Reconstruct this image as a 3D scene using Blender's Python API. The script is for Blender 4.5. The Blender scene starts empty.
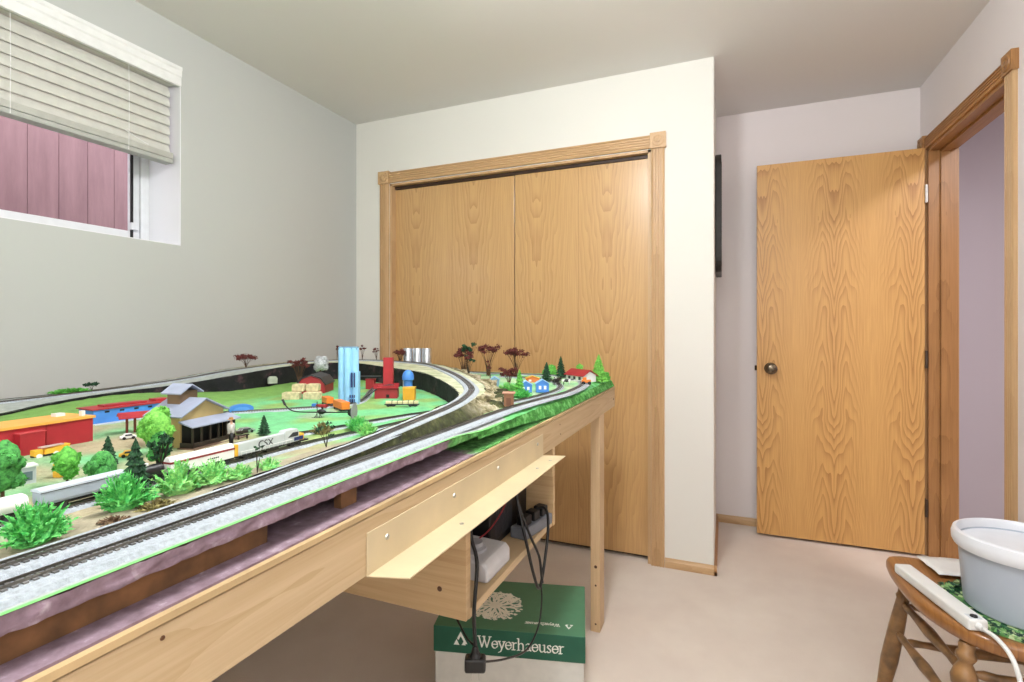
import bpy, bmesh, math, random
from mathutils import Vector, Matrix, noise as mnoise
random.seed(11)
sc = bpy.context.scene
COL = sc.collection
PI = math.pi
R = math.radians

# ------------------------------------------------------------------ camera, world, lights, exposure
cam_d = bpy.data.cameras.new('camera')
cam = bpy.data.objects.new('camera', cam_d); COL.objects.link(cam)
cam.location = (0, 0, 1.1301)
cam.rotation_euler = (PI / 2, 0, R(22.4729))
cam_d.sensor_width = 36
cam_d.lens = 512.9 / 1024 * 36
cam_d.shift_y = -0.0095
cam_d.clip_start = 0.01
sc.camera = cam

wd = bpy.data.worlds.new('daylight'); sc.world = wd; wd.use_nodes = True
wd.node_tree.nodes['Background'].inputs[0].default_value = (0.86, 0.92, 1.0, 1)
wd.node_tree.nodes['Background'].inputs[1].default_value = 3.4

def area(name, loc, rot, size, power, col, shape='DISK', size_y=None):
    l = bpy.data.lights.new(name, 'AREA'); l.shape = shape; l.size = size
    if size_y: l.size_y = size_y
    l.energy = power; l.color = col
    o = bpy.data.objects.new(name, l); COL.objects.link(o); o.location = loc; o.rotation_euler = rot
    return o
def globe(name, loc, rad, power, col):
    l = bpy.data.lights.new(name, 'POINT'); l.shadow_soft_size = rad; l.energy = power; l.color = col
    o = bpy.data.objects.new(name, l); COL.objects.link(o); o.location = loc; return o
LIGHTS = [(-0.34, 1.00), (-0.15, -0.75)]
globe('lamp_or_fill_light', (LIGHTS[0][0], LIGHTS[0][1], 2.22), 0.08, 31, (0.93, 0.965, 1.0))
globe('lamp_or_fill_light', (LIGHTS[1][0], LIGHTS[1][1], 2.22), 0.14, 24, (0.93, 0.965, 1.0))  # unseen second lamp, added as fill from behind the camera
FILL_LAMP = (0.50, -1.02, 1.52)
globe('added_fill_lamp_light', FILL_LAMP, 0.11, 9, (0.95, 0.97, 1.0))  # stand lamp added out of view to brighten the carpet under the table
area('hall_fill_light', (1.55, 1.9, 2.35), (0, 0, 0), 0.28, 17, (1.0, 0.95, 0.97))  # unseen lamp added to brighten the hall

sc.view_settings.view_transform = 'Standard'
sc.view_settings.look = 'None'
sc.view_settings.gamma = 1
sc.view_settings.use_curve_mapping = False
sc.view_settings.exposure = 0.57

# ------------------------------------------------------------------ materials
def lin(c):
    c = c / 255.0
    return c / 12.92 if c <= 0.04045 else ((c + 0.055) / 1.055) ** 2.4
def rgb(c): return (lin(c[0]), lin(c[1]), lin(c[2]), 1)

class NT:
    def __init__(s, name):
        s.m = bpy.data.materials.new(name); s.m.use_nodes = True
        s.t = s.m.node_tree; s.n = s.t.nodes; s.b = s.n['Principled BSDF']
    def L(s, a, b): s.t.links.new(a, b)
    def math(s, op, a, b=None, c=None, clamp=False):
        n = s.n.new('ShaderNodeMath'); n.operation = op; n.use_clamp = clamp
        for i, v in enumerate((a, b, c)):
            if v is None: continue
            if isinstance(v, (int, float)): n.inputs[i].default_value = v
            else: s.L(v, n.inputs[i])
        return n.outputs[0]
    def coord(s, kind='Object', scale=(1, 1, 1)):
        c = s.n.new('ShaderNodeTexCoord'); mp = s.n.new('ShaderNodeMapping')
        mp.inputs['Scale'].default_value = scale
        s.L(c.outputs[kind], mp.inputs[0]); return mp.outputs[0]
    def noise(s, vec, scale, detail=3, rough=0.5):
        n = s.n.new('ShaderNodeTexNoise'); n.inputs['Scale'].default_value = scale
        n.inputs['Detail'].default_value = detail; n.inputs['Roughness'].default_value = rough
        s.L(vec, n.inputs['Vector']); return n.outputs['Fac']
    def ramp(s, fac, stops):
        r = s.n.new('ShaderNodeValToRGB'); e = r.color_ramp.elements
        while len(e) < len(stops): e.new(0.5)
        for i, (p, c) in enumerate(stops): e[i].position = p; e[i].color = c
        s.L(fac, r.inputs[0]); return r.outputs[0]
    def mix(s, fac, a, b, mode='MIX'):
        n = s.n.new('ShaderNodeMix'); n.data_type = 'RGBA'; n.blend_type = mode
        for sock, v in ((n.inputs[0], fac), (n.inputs[6], a), (n.inputs[7], b)):
            if isinstance(v, (int, float)): sock.default_value = v
            elif isinstance(v, tuple): sock.default_value = v
            else: s.L(v, sock)
        return n.outputs[2]
    def bump(s, h, strength, dist=0.002):
        b = s.n.new('ShaderNodeBump'); b.inputs['Strength'].default_value = strength
        b.inputs['Distance'].default_value = dist; s.L(h, b.inputs['Height']); s.L(b.outputs[0], s.b.inputs['Normal'])
    def col(s, c): s.L(c, s.b.inputs['Base Color'])

def shade(c, f): return tuple(max(0, min(255, v * f)) for v in c)
_mc = {}
def M(name, c, rough=0.6, metal=0.0, var=0.12, scale=30, bump=0.0, spec=None, emit=0):
    if name in _mc: return _mc[name]
    t = NT(name); v = t.coord('Object')
    n = t.noise(v, scale, 4)
    t.col(t.ramp(n, [(0.3, rgb(shade(c, 1 - var))), (0.7, rgb(shade(c, 1 + var * 0.6)))]))
    t.b.inputs['Roughness'].default_value = rough; t.b.inputs['Metallic'].default_value = metal
    if spec is not None: t.b.inputs['Specular IOR Level'].default_value = spec
    if bump: t.bump(t.noise(v, scale * 4, 3), bump)
    if emit:
        t.b.inputs['Emission Color'].default_value = rgb(c); t.b.inputs['Emission Strength'].default_value = emit
    _mc[name] = t.m; return t.m

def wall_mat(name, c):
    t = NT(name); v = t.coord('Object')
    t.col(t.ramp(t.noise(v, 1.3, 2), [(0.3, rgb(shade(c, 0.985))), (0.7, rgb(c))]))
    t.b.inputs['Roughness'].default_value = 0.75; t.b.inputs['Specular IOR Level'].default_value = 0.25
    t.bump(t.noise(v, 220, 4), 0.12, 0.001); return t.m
WALL = wall_mat('wall_paint', (232, 229, 221))
WALL_L = wall_mat('wall_paint_dimmed', (194, 196, 192))  # left wall's dimmer light is put into this greyer colour
WALL_B = wall_mat('wall_paint_light_tint', (240, 232, 231))  # mixed light on the back and right walls, painted in as a tint
CEIL = wall_mat('ceiling_paint', (232, 229, 226))
HALLW = wall_mat('hall_paint', (214, 206, 212))

def carpet_mat():
    t = NT('beige_carpet'); v = t.coord('Object')
    big = t.noise(v, 3.5, 4, 0.6); fine = t.noise(v, 420, 4, 0.7)
    c1 = t.ramp(big, [(0.3, rgb((230, 217, 205))), (0.7, rgb((240, 229, 217)))])
    c2 = t.ramp(fine, [(0.25, rgb((176, 160, 142))), (0.55, rgb((255, 255, 255)))])
    t.col(t.mix(0.3, c1, c2, 'MULTIPLY')); t.b.inputs['Roughness'].default_value = 1.0
    t.b.inputs['Specular IOR Level'].default_value = 0.05
    t.bump(t.noise(v, 260, 5, 0.8), 0.7, 0.004); return t.m
CARPET = carpet_mat()

def grain_mat(name, light, dark, x0=0.0, zig=0.0, fd=.75, n2w=.55, P=0.2, freq=3.0, curve=260.0, contrast=0.8, rough=0.35, axis='X', up='Z', streak=260, seed=0.0, zsign=1.0, wob=1.6, coat=0.0):
    """plain-sawn veneer: nested arches mirrored about x0 with period 2P, straight grain between"""
    t = NT(name); v = t.coord('Object')
    sp = t.n.new('ShaderNodeSeparateXYZ'); t.L(v, sp.inputs[0])
    x = sp.outputs[axis]; z = sp.outputs[up]
    u = t.math('PINGPONG', t.math('SUBTRACT', x, x0), P)
    cb = t.n.new('ShaderNodeCombineXYZ'); t.L(u, cb.inputs[0]); t.L(z, cb.inputs[2]); cb.inputs[1].default_value = seed
    mp = t.n.new('ShaderNodeMapping'); mp.inputs['Scale'].default_value = (9, 1, 2.0); t.L(cb.outputs[0], mp.inputs[0])
    n1 = t.noise(mp.outputs[0], 1.0, 2)
    mp2 = t.n.new('ShaderNodeMapping'); mp2.inputs['Scale'].default_value = (60, 1, 7.0); t.L(cb.outputs[0], mp2.inputs[0])
    n2 = t.noise(mp2.outputs[0], 1.0, 2)
    uz = t.math('ABSOLUTE', t.math('SUBTRACT', u, zig)) if zig else u
    u2 = t.math('MULTIPLY', t.math('POWER', t.math('ADD', uz, 0.004), 1.5 if not zig else 1.25), curve)
    ph = t.math('ADD', t.math('MULTIPLY', z, freq * zsign), u2)
    ph = t.math('ADD', ph, t.math('MULTIPLY', n1, freq * wob))
    ph = t.math('ADD', ph, t.math('MULTIPLY', n2, n2w))
    s = t.math('FRACT', ph)
    s = t.math('POWER', s, 2.2)
    fade = t.math('SUBTRACT', 1.0, t.math('MULTIPLY', u, fd / P))
    s = t.math('MULTIPLY', s, t.math('MULTIPLY', fade, contrast))
    mp3 = t.n.new('ShaderNodeMapping')
    sc3 = {'X': (streak, 4, 4), 'Y': (4, streak, 4), 'Z': (4, 4, streak)}[axis]
    mp3.inputs['Scale'].default_value = sc3; t.L(v, mp3.inputs[0])
    n3 = t.noise(mp3.outputs[0], 1.0, 3, 0.7)
    n3 = t.math('MULTIPLY', t.math('SUBTRACT', n3, 0.38), 1.0)
    fac = t.math('ADD', s, n3, clamp=True)
    t.col(t.ramp(fac, [(0.0, rgb(light)), (0.9, rgb(dark))]))
    t.b.inputs['Roughness'].default_value = rough
    t.b.inputs['Coat Weight'].default_value = coat; t.b.inputs['Coat Roughness'].default_value = 0.22
    t.bump(fac, 0.12, 0.0006)
    return t.m
OAK_D = (150, 96, 46)
DOOR_OAK = grain_mat('oak_door_veneer', (216, 168, 102), (166, 114, 60), x0=-0.39, P=0.17, zig=.052, fd=1.05, n2w=.22, freq=8.5, curve=85, contrast=0.75, rough=0.42, seed=3.1, zsign=1, coat=0.1, wob=.9)
CLOSET_OAK = grain_mat('oak_closet_veneer', (208, 166, 110), (172, 126, 76), x0=-0.55, P=0.19, freq=5.0, curve=110, contrast=0.55, rough=0.32, seed=1.2, zsign=-1, coat=0.8, wob=1.2)
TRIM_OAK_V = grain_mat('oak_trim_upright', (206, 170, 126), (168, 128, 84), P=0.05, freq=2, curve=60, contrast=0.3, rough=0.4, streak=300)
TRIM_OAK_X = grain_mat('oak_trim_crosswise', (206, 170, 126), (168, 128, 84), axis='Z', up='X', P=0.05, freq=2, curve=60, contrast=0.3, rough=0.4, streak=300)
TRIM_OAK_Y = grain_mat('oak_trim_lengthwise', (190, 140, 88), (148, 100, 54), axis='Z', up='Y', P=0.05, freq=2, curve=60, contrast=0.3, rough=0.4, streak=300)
JAMB_OAK = grain_mat('oak_jamb', (174, 126, 76), (128, 86, 46), P=0.05, freq=3, curve=60, contrast=0.5, rough=0.4, streak=200, seed=4)
PINE_Y = grain_mat('pine_lengthwise', (204, 179, 141), (176, 145, 102), axis='Z', up='Y', x0=0.855, P=0.09, freq=2.2, curve=160, contrast=0.35, rough=0.55, streak=140, seed=2)
PINE_X = grain_mat('pine_crosswise', (200, 170, 128), (168, 132, 88), axis='Z', up='X', P=0.09, freq=2.2, curve=120, contrast=0.35, rough=0.55, streak=140, seed=5)
PINE_Z = grain_mat('pine_upright', (212, 182, 142), (178, 144, 102), axis='X', up='Z', P=0.09, freq=2.2, curve=120, contrast=0.3, rough=0.55, streak=140, seed=7)
SEAT_OAK = grain_mat('chair_seat_oak', (160, 108, 58), (108, 66, 32), axis='X', up='Y', x0=0.65, P=0.2, freq=3.2, curve=180, contrast=0.6, rough=0.28, streak=120, seed=8, coat=0.3)
LEG_OAK = M('chair_leg_oak', (132, 98, 62), 0.35, var=0.35, scale=22)

WHITE = M('white_paint', (238, 238, 236), 0.4, var=0.02)
VINYL = M('white_vinyl', (226, 228, 230), 0.35, var=0.02)
BLACK = M('black_plastic', (18, 18, 19), 0.4, var=0.1)
METAL = M('brushed_metal', (190, 188, 182), 0.28, 1.0, var=0.05)
BRONZE = M('antique_nickel', (120, 108, 92), 0.22, 1.0, var=0.1)

# ------------------------------------------------------------------ mesh builder
class MB:
    def __init__(s): s.bm = bmesh.new(); s.mi = 0
    def _f(s, vs):
        try: f = s.bm.faces.new(vs); f.material_index = s.mi; return f
        except ValueError: return None
    def box(s, x0, x1, y0, y1, z0, z1, T=None):
        P = [(x0, y0, z0), (x1, y0, z0), (x1, y1, z0), (x0, y1, z0), (x0, y0, z1), (x1, y0, z1), (x1, y1, z1), (x0, y1, z1)]
        v = [s.bm.verts.new(T @ Vector(p) if T else p) for p in P]
        for q in ((3, 2, 1, 0), (4, 5, 6, 7), (0, 1, 5, 4), (1, 2, 6, 5), (2, 3, 7, 6), (3, 0, 4, 7)): s._f([v[i] for i in q])
        return s
    def prism(s, pts, a0, a1, axis='z', T=None):
        def mk(p, a):
            q = {'z': (p[0], p[1], a), 'y': (p[0], a, p[1]), 'x': (a, p[0], p[1])}[axis]
            return s.bm.verts.new(T @ Vector(q) if T else q)
        b = [mk(p, a0) for p in pts]; t = [mk(p, a1) for p in pts]; n = len(pts)
        s._f(b[::-1]); s._f(t)
        for i in range(n): s._f([b[i], b[(i + 1) % n], t[(i + 1) % n], t[i]])
        return s
    def cyl(s, p0, p1, r0, r1=None, seg=12):
        r1 = r0 if r1 is None else r1
        return s.tube([p0, p1], [r0, r1], seg)
    def tube(s, pts, r, seg=8):
        pts = [Vector(p) for p in pts]; n = len(pts)
        rr = r if isinstance(r, (list, tuple)) else [r] * n
        up = Vector((0, 0, 1)); prev = None; rings = []
        for i, p in enumerate(pts):
            d = (pts[min(i + 1, n - 1)] - pts[max(i - 1, 0)]).normalized()
            if prev is None:
                a = d.cross(up)
                if a.length < 1e-3: a = d.cross(Vector((1, 0, 0)))
            else: a = prev - d * prev.dot(d)
            if a.length < 1e-6: a = d.orthogonal()
            a.normalize(); prev = a; b = d.cross(a)
            rings.append([s.bm.verts.new(p + (a * math.cos(2 * PI * k / seg) + b * math.sin(2 * PI * k / seg)) * rr[i]) for k in range(seg)])
        for i in range(n - 1):
            for k in range(seg):
                s._f([rings[i][k], rings[i][(k + 1) % seg], rings[i + 1][(k + 1) % seg], rings[i + 1][k]])
        s._f(rings[0][::-1]); s._f(rings[-1]); return s
    def lathe(s, c, prof, seg=24, axis=None, close=False):
        c = Vector(c)
        Q = Vector((0, 0, 1)).rotation_difference(Vector(axis)).to_matrix() if axis else Matrix.Identity(3)
        rings = []
        for r, z in prof:
            rings.append([s.bm.verts.new(c + Q @ Vector((max(r, 1e-5) * math.cos(2 * PI * k / seg), max(r, 1e-5) * math.sin(2 * PI * k / seg), z))) for k in range(seg)])
        for i in range(len(rings) - 1):
            for k in range(seg):
                s._f([rings[i][k], rings[i][(k + 1) % seg], rings[i + 1][(k + 1) % seg], rings[i + 1][k]])
        s._f(rings[0][::-1]); s._f(rings[-1]); return s
    def blob(s, c, r, sub=2, jit=0.12, freq=2.0):
        c = Vector(c); r = Vector(r) if not isinstance(r, (int, float)) else Vector((r, r, r))
        g = bmesh.ops.create_icosphere(s.bm, subdivisions=sub, radius=1.0)
        o = Vector((random.uniform(0, 90),) * 3)
        for v in g['verts']:
            k = 1 + jit * 2 * mnoise.noise(v.co * freq + o)
            v.co = c + Vector((v.co.x * r.x, v.co.y * r.y, v.co.z * r.z)) * k
        for v in g['verts']:
            for f in v.link_faces: f.material_index = s.mi
        return s
    def leaf(s, p, size, n=None):
        n = n or Vector((random.gauss(0, 1), random.gauss(0, 1), random.gauss(0, 1))).normalized()
        a = n.orthogonal().normalized(); b = n.cross(a)
        th = random.uniform(0, 2 * PI); a, b = a * math.cos(th) + b * math.sin(th), b * math.cos(th) - a * math.sin(th)
        w = size * random.uniform(0.6, 1.2)
        v = [s.bm.verts.new(Vector(p) + q) for q in (a * w, b * w * 0.6, -a * w, -b * w * 0.6)]
        s._f(v)
    def leaves(s, c, r, n, size, shell=0.75):
        c = Vector(c)
        for _ in range(n):
            d = Vector((random.gauss(0, 1), random.gauss(0, 1), random.gauss(0, 1))).normalized() * random.uniform(shell, 1.08)
            s.leaf(c + Vector((d.x * r[0], d.y * r[1], d.z * r[2])), size)
        return s
    def build(s, name, mats, parent=None, smooth=False, bevel=0, label=None, kind=None, loc=None, rot=0):
        me = bpy.data.meshes.new(name)
        bmesh.ops.recalc_face_normals(s.bm, faces=s.bm.faces[:]); s.bm.to_mesh(me); s.bm.free()
        for m in (mats if isinstance(mats, (list, tuple)) else [mats]): me.materials.append(m)
        o = bpy.data.objects.new(name, me); COL.objects.link(o)
        if parent: o.parent = parent
        if smooth:
            me.polygons.foreach_set('use_smooth', [True] * len(me.polygons))
            if smooth != 'all': me.set_sharp_from_angle(angle=R(38))
        if bevel:
            b = o.modifiers.new('bevel', 'BEVEL'); b.width = bevel; b.segments = 2; b.limit_method = 'ANGLE'
        if label: o['label'] = label
        if kind: o['kind'] = kind
        if loc: o.location = loc
        if rot: o.rotation_euler = (0, 0, rot)
        return o
def tag(o, label, cat, group=None, kind=None):
    o['label'] = label; o['category'] = cat
    if group: o['group'] = group
    if kind: o['kind'] = kind
    return o
def thing(name, label, cat, loc=(0, 0, 0), rot=0, group=None):
    o = bpy.data.objects.new(name, None); COL.objects.link(o); o.empty_display_size = 0.02
    o.location = loc; o.rotation_euler = (0, 0, rot); return tag(o, label, cat, group)
def struct(mb, name, mat, **k):
    return mb.build(name, mat, kind='structure', **k)
def copy_tree(o, loc, rot, label, scale=1.0):
    c = o.copy(); COL.objects.link(c); c.location = loc; c.rotation_euler = (0, 0, rot); c.scale = (scale,) * 3
    c['label'] = label
    for ch in list(o.children):
        d = ch.copy(); COL.objects.link(d); d.parent = c
        for g in ch.children:
            e = g.copy(); COL.objects.link(e); e.parent = d
    return c
def bez(pts, n=10):
    """Catmull-Rom through points"""
    P = [Vector(p) for p in pts]; P = [P[0] * 2 - P[1]] + P + [P[-1] * 2 - P[-2]]; out = []
    for i in range(1, len(P) - 2):
        for k in range(n):
            t = k / n; a, b, c, d = P[i - 1], P[i], P[i + 1], P[i + 2]
            out.append(0.5 * ((2 * b) + (c - a) * t + (2 * a - 5 * b + 4 * c - d) * t * t + (3 * b - a - 3 * c + d) * t ** 3))
    out.append(P[-2]); return out

# ------------------------------------------------------------------ room shell
XL, XR, YC, YB, XC, H, YR = -2.098, 0.947, 2.558, 3.291, -0.043, 2.405, -1.35
WY0, WY1, WZ0, WZ1 = 0.35, 1.452, 1.487, 2.225          # window opening
struct(MB().box(XL - .3, 2.3, YR - .12, 4.0, -.1, 0), 'floor', CARPET)
struct(MB().box(XL - .3, 2.3, YR - .12, 4.0, H, H + .1), 'ceiling', CEIL)
w = MB(); t_ = 0.26
w.box(XL - t_, XL, YR - .12, WY0, 0, H).box(XL - t_, XL, WY1, YB + .12, 0, H)
w.box(XL - t_, XL, WY0, WY1, 0, WZ0).box(XL - t_, XL, WY0, WY1, WZ1, H)
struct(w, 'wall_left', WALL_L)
CX0, CX1, CZ = -1.850, -0.328, 2.012                     # closet opening
w = MB()
w.prism([(XL, 0), (CX0, 0), (CX0, CZ), (CX1, CZ), (CX1, 0), (XC - .05, 0), (XC - .05, H), (XL, H)], YC, YC + .11, 'y')
c_ = .006
w.prism([(XC - .05, YC), (XC - c_, YC), (XC - c_ * .3, YC + c_ * .3), (XC, YC + c_), (XC, YB), (XC - .11, YB), (XC - .11, YC + .11), (XC - .05, YC + .11)], 0, H, 'z')
struct(w, 'wall_closet', WALL)
struct(MB().box(XL, XR + .12, YB, YB + .12, 0, H), 'wall_back', WALL_B)
DY0, DY1, DZ = 2.396, 3.185, 2.05
w = MB().box(XR, XR + .113, YR, DY0, 0, H).box(XR, XR + .113, DY1, YB, 0, H).box(XR, XR + .113, DY0, DY1, DZ, H)
struct(w, 'wall_right', WALL_B)
struct(MB().box(XL, XR + .113, YR - .12, YR, 0, H), 'wall_rear', WALL)
struct(MB().box(2.15, 2.27, YR, 4.0, 0, H), 'wall_hall', HALLW)
struct(MB().box(XR - .007, 2.15, 3.88, 4.0, 0, H).box(XR - .007, XR + .113, YB + .12, 3.88, 0, H), 'wall_hall_end', HALLW)
struct(MB().box(XR + .113, 2.15, YR - .12, YR, 0, H), 'wall_hall_near', HALLW)

REV = wall_mat('reveal_paint_daylit', (238, 238, 240))  # paler than the left wall: daylight on the reveal is painted in
w = MB().box(XL - .20, XL - .001, WY1 - .003, WY1, WZ0, WZ1).box(XL - .20, XL - .001, WY0, WY0 + .003, WZ0, WZ1).box(XL - .20, XL - .001, WY0, WY1, WZ1 - .003, WZ1).box(XL - .20, XL - .001, WY0, WY1, WZ0, WZ0 + .003)
struct(w, 'trim_19', REV)
# window: vinyl frame, pane, valence
w = MB(); fx0, fx1 = XL - .25, XL - .20
def frame_rect(w, x0, x1, y0, y1, z0, z1, t):
    w.box(x0, x1, y0, y1, z0, z0 + t).box(x0, x1, y0, y1, z1 - t, z1).box(x0, x1, y0, y0 + t, z0 + t, z1 - t).box(x0, x1, y1 - t, y1, z0 + t, z1 - t)
frame_rect(w, fx0, fx1, WY0, WY1, WZ0, WZ1, .035)
frame_rect(w, fx0 + .008, fx1 - .012, WY0 + .035, WY1 - .035, WZ0 + .035, WZ1 - .035, .03)
win = struct(w, 'window_1', VINYL, bevel=.003)
g = NT('window_glass'); g.b.inputs['Transmission Weight'].default_value = 1; g.b.inputs['Roughness'].default_value = 0; g.b.inputs['IOR'].default_value = 1.02
g.b.inputs['Base Color'].default_value = (1, 1, 1, 1)
MB().box(fx0 + .018, fx0 + .022, WY0 + .06, WY1 - .06, WZ0 + .06, WZ1 - .06).build('window_pane', g.m, win)
MB().box(fx1 - .012, fx1 + .004, WY1 - .075, WY1 - .045, WZ0 + .07, WZ0 + .10).build('window_latch', VINYL, win, bevel=.002)
MB().box(fx1 - .012, fx1 - .004, WY1 - .072, WY1 - .064, WZ0 + .035, WZ1 - .035).build('window_gasket', BLACK, win)
w = MB().prism([(XL - .012, 2.152), (XL + .001, 2.152), (XL + .003, 2.158), (XL + .003, 2.186), (XL + .007, 2.192), (XL + .007, 2.212), (XL + .010, 2.218), (XL + .010, 2.230), (XL - .012, 2.230)], WY0, WY1, 'y')
struct(w, 'trim_1', WHITE)
# exterior fence and ground
def fence_mat():
    t = NT('weathered_red_fence'); v = t.coord('Object', (6, 10, 1.5))
    t.col(t.ramp(t.noise(v, 1.0, 5, .65), [(.3, rgb((132, 98, 102))), (.7, rgb((164, 126, 128)))]))
    t.b.inputs['Roughness'].default_value = .8; return t.m
FM = fence_mat()
fn = thing('board_fence', 'red weathered board fence outside the window', 'fence', (-3.15, 0, .55))
for k in range(26):
    y = -0.9 + k * .128
    MB().box(0, .02, y, y + .1265, 0, 2.6).build('fence_board', FM, fn, bevel=.002)
MB().box(.02, .06, -.9, 2.4, .5, .6).box(.02, .06, -.9, 2.4, 1.9, 2.0).build('fence_rail', FM, fn)
struct(MB().box(-3.6, XL - .26, -1.5, 3.2, .5, .55), 'trim_2', M('outside_soil', (120, 110, 95), .95))

# blinds
bl = thing('window_blind', 'cream slatted blind pulled halfway up in the window', 'blind', (XL - .045, 0, 0))
SL = M('blind_slat_cream', (208, 207, 198), .45, var=.03)
MB().box(-.025, .02, WY0 + .01, WY1 - .012, 2.155, 2.215).build('headrail', SL, bl, bevel=.003)
for k in range(7):
    z = 2.128 - k * .0395
    T = Matrix.Translation((0, 0, z)) @ Matrix.Rotation(R(74), 4, 'Y')
    w = MB(); sec = []
    for j in range(7):
        a = -1 + 2 * j / 6; sec.append((a * .024, .0035 * (1 - a * a)))
    w.prism(sec + [(p[0], p[1] - .0022) for p in sec[::-1]], WY0 + .012, WY1 - .020, 'y', T)
    w.build('slat', SL, bl)
MB().box(-.024, .024, WY0 + .012, WY1 - .016, 1.828, 1.846).build('bottom_rail', M('blind_rail_grey', (176, 177, 170), .5, var=.03), bl, bevel=.003)
w = MB()
for k in range(7): w.box(-.025, .025, WY0 + .012, WY1 - .018, 1.8475 + k * .0035, 1.8500 + k * .0035)
w.build('stacked_slats', SL, bl)
for y in (.905, 1.26, .5):
    MB().tube([(.026, y, 2.16), (.029, y, 2.0), (.026, y, 1.83)], .0012, 5).build('ladder_cord', WHITE, bl)
MB().tube([(.03, 1.245, 1.90), (.032, 1.28, 1.885), (.03, 1.33, 1.872)], .0016, 5).build('pull_cord', WHITE, bl)

# closet: fluted casing, rosettes, doors
def fluted(w, a0, a1, z0, z1, y, vertical=True):
    """casing with flutes, projecting to -Y from plane y"""
    n = 4; wd_ = (a1 - a0) if vertical else (z1 - z0); pts = [(0, 0), (0, -.012)]
    for k in range(n):
        c = wd_ * (k + 1) / (n + 1); r = wd_ * .07
        pts += [(c - r, -.016), (c - r * .6, -.011), (c + r * .6, -.011), (c + r, -.016)]
    pts += [(wd_, -.012), (wd_, 0)]
    if vertical: w.prism([(a0 + p[0], y + p[1]) for p in pts], z0, z1, 'z')
    else: w.prism([(y + p[1], z0 + p[0]) for p in pts], a0, a1, 'x')
def rosette(w, x, z, y, s):
    w.box(x - s, x + s, y - .022, y, z - s, z + s)
    w.lathe((x, y - .022, z), [(s * .8, 0), (s * .75, .004), (s * .55, .004), (s * .5, .001), (s * .35, .001), (s * .3, .005), (.0, .006)], 20, (0, -1, 0))
tz = CZ
w = MB(); fluted(w, -.326, -.264, 0, tz, YC); struct(w, 'trim_3', TRIM_OAK_V)
w = MB(); fluted(w, -1.914, -1.852, 0, tz, YC); struct(w, 'trim_4', TRIM_OAK_V)
w = MB(); fluted(w, -1.85, -.328, tz + .004, tz + .066, YC, False); struct(w, 'trim_5', TRIM_OAK_X)
w = MB(); rosette(w, -.294, tz + .036, YC, .037); struct(w, 'trim_6', TRIM_OAK_V)
w = MB(); rosette(w, -1.883, tz + .036, YC, .037); struct(w, 'trim_7', TRIM_OAK_V)
struct(MB().box(CX0, CX0 + .015, YC, YC + .11, 0, CZ).box(CX1 - .015, CX1, YC, YC + .11, 0, CZ).box(CX0, CX1, YC, YC + .11, CZ - .012, CZ), 'trim_8', TRIM_OAK_V)
for k, (a, b, y) in enumerate(((-1.835, -1.0615, YC + .040), (-1.0545, -.343, YC + .034))):
    d = struct(MB().box(a, b, y, y + .030, .022, 1.982), 'door_%d' % (k + 1), CLOSET_OAK, bevel=.0015)
    mid = (a + b) / 2
    MB().box(mid - .0007, mid + .0007, y - .0003, y + .001, .022, 1.982).build('door_seam', M('veneer_joint', (158, 116, 74), .7), d)
struct(MB().box(-1.835, -.343, YC + .03, YC + .08, 1.984, 2.0).box(-1.835, -.343, YC + .072, YC + .078, .0, 2.0), 'trim_9', M('dark_track', (60, 40, 26), .5))
# baseboards
def baseboard(w, x0, x1, y0, y1, horizontal):
    pr = [(0, 0), (.012, 0), (.012, .018), (.010, .030), (.007, .034), (.004, .044), (0, .044)]
    if horizontal: w.prism([(y0 - p[0], p[1]) for p in pr], x0, x1, 'x')
    else: w.prism([(x0 + p[0], p[1]) for p in pr], y0, y1, 'y')
w = MB(); baseboard(w, -.262, XC + .012, YC, YC, True); struct(w, 'baseboard_closet', TRIM_OAK_X)
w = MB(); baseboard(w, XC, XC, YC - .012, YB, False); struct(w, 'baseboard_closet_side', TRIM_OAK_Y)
w = MB(); baseboard(w, XC, XR, YB, YB, True); struct(w, 'baseboard_back', TRIM_OAK_X)
w = MB(); baseboard(w, XL, -1.915, YC, YC, True); struct(w, 'baseboard_corner', TRIM_OAK_X)
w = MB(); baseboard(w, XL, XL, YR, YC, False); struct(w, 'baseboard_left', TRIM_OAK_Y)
w = MB().prism([(XR, 0), (XR - .012, 0), (XR - .012, .03), (XR - .004, .044), (XR, .044)], YR, 2.315, 'y'); struct(w, 'baseboard_right', TRIM_OAK_Y)

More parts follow.
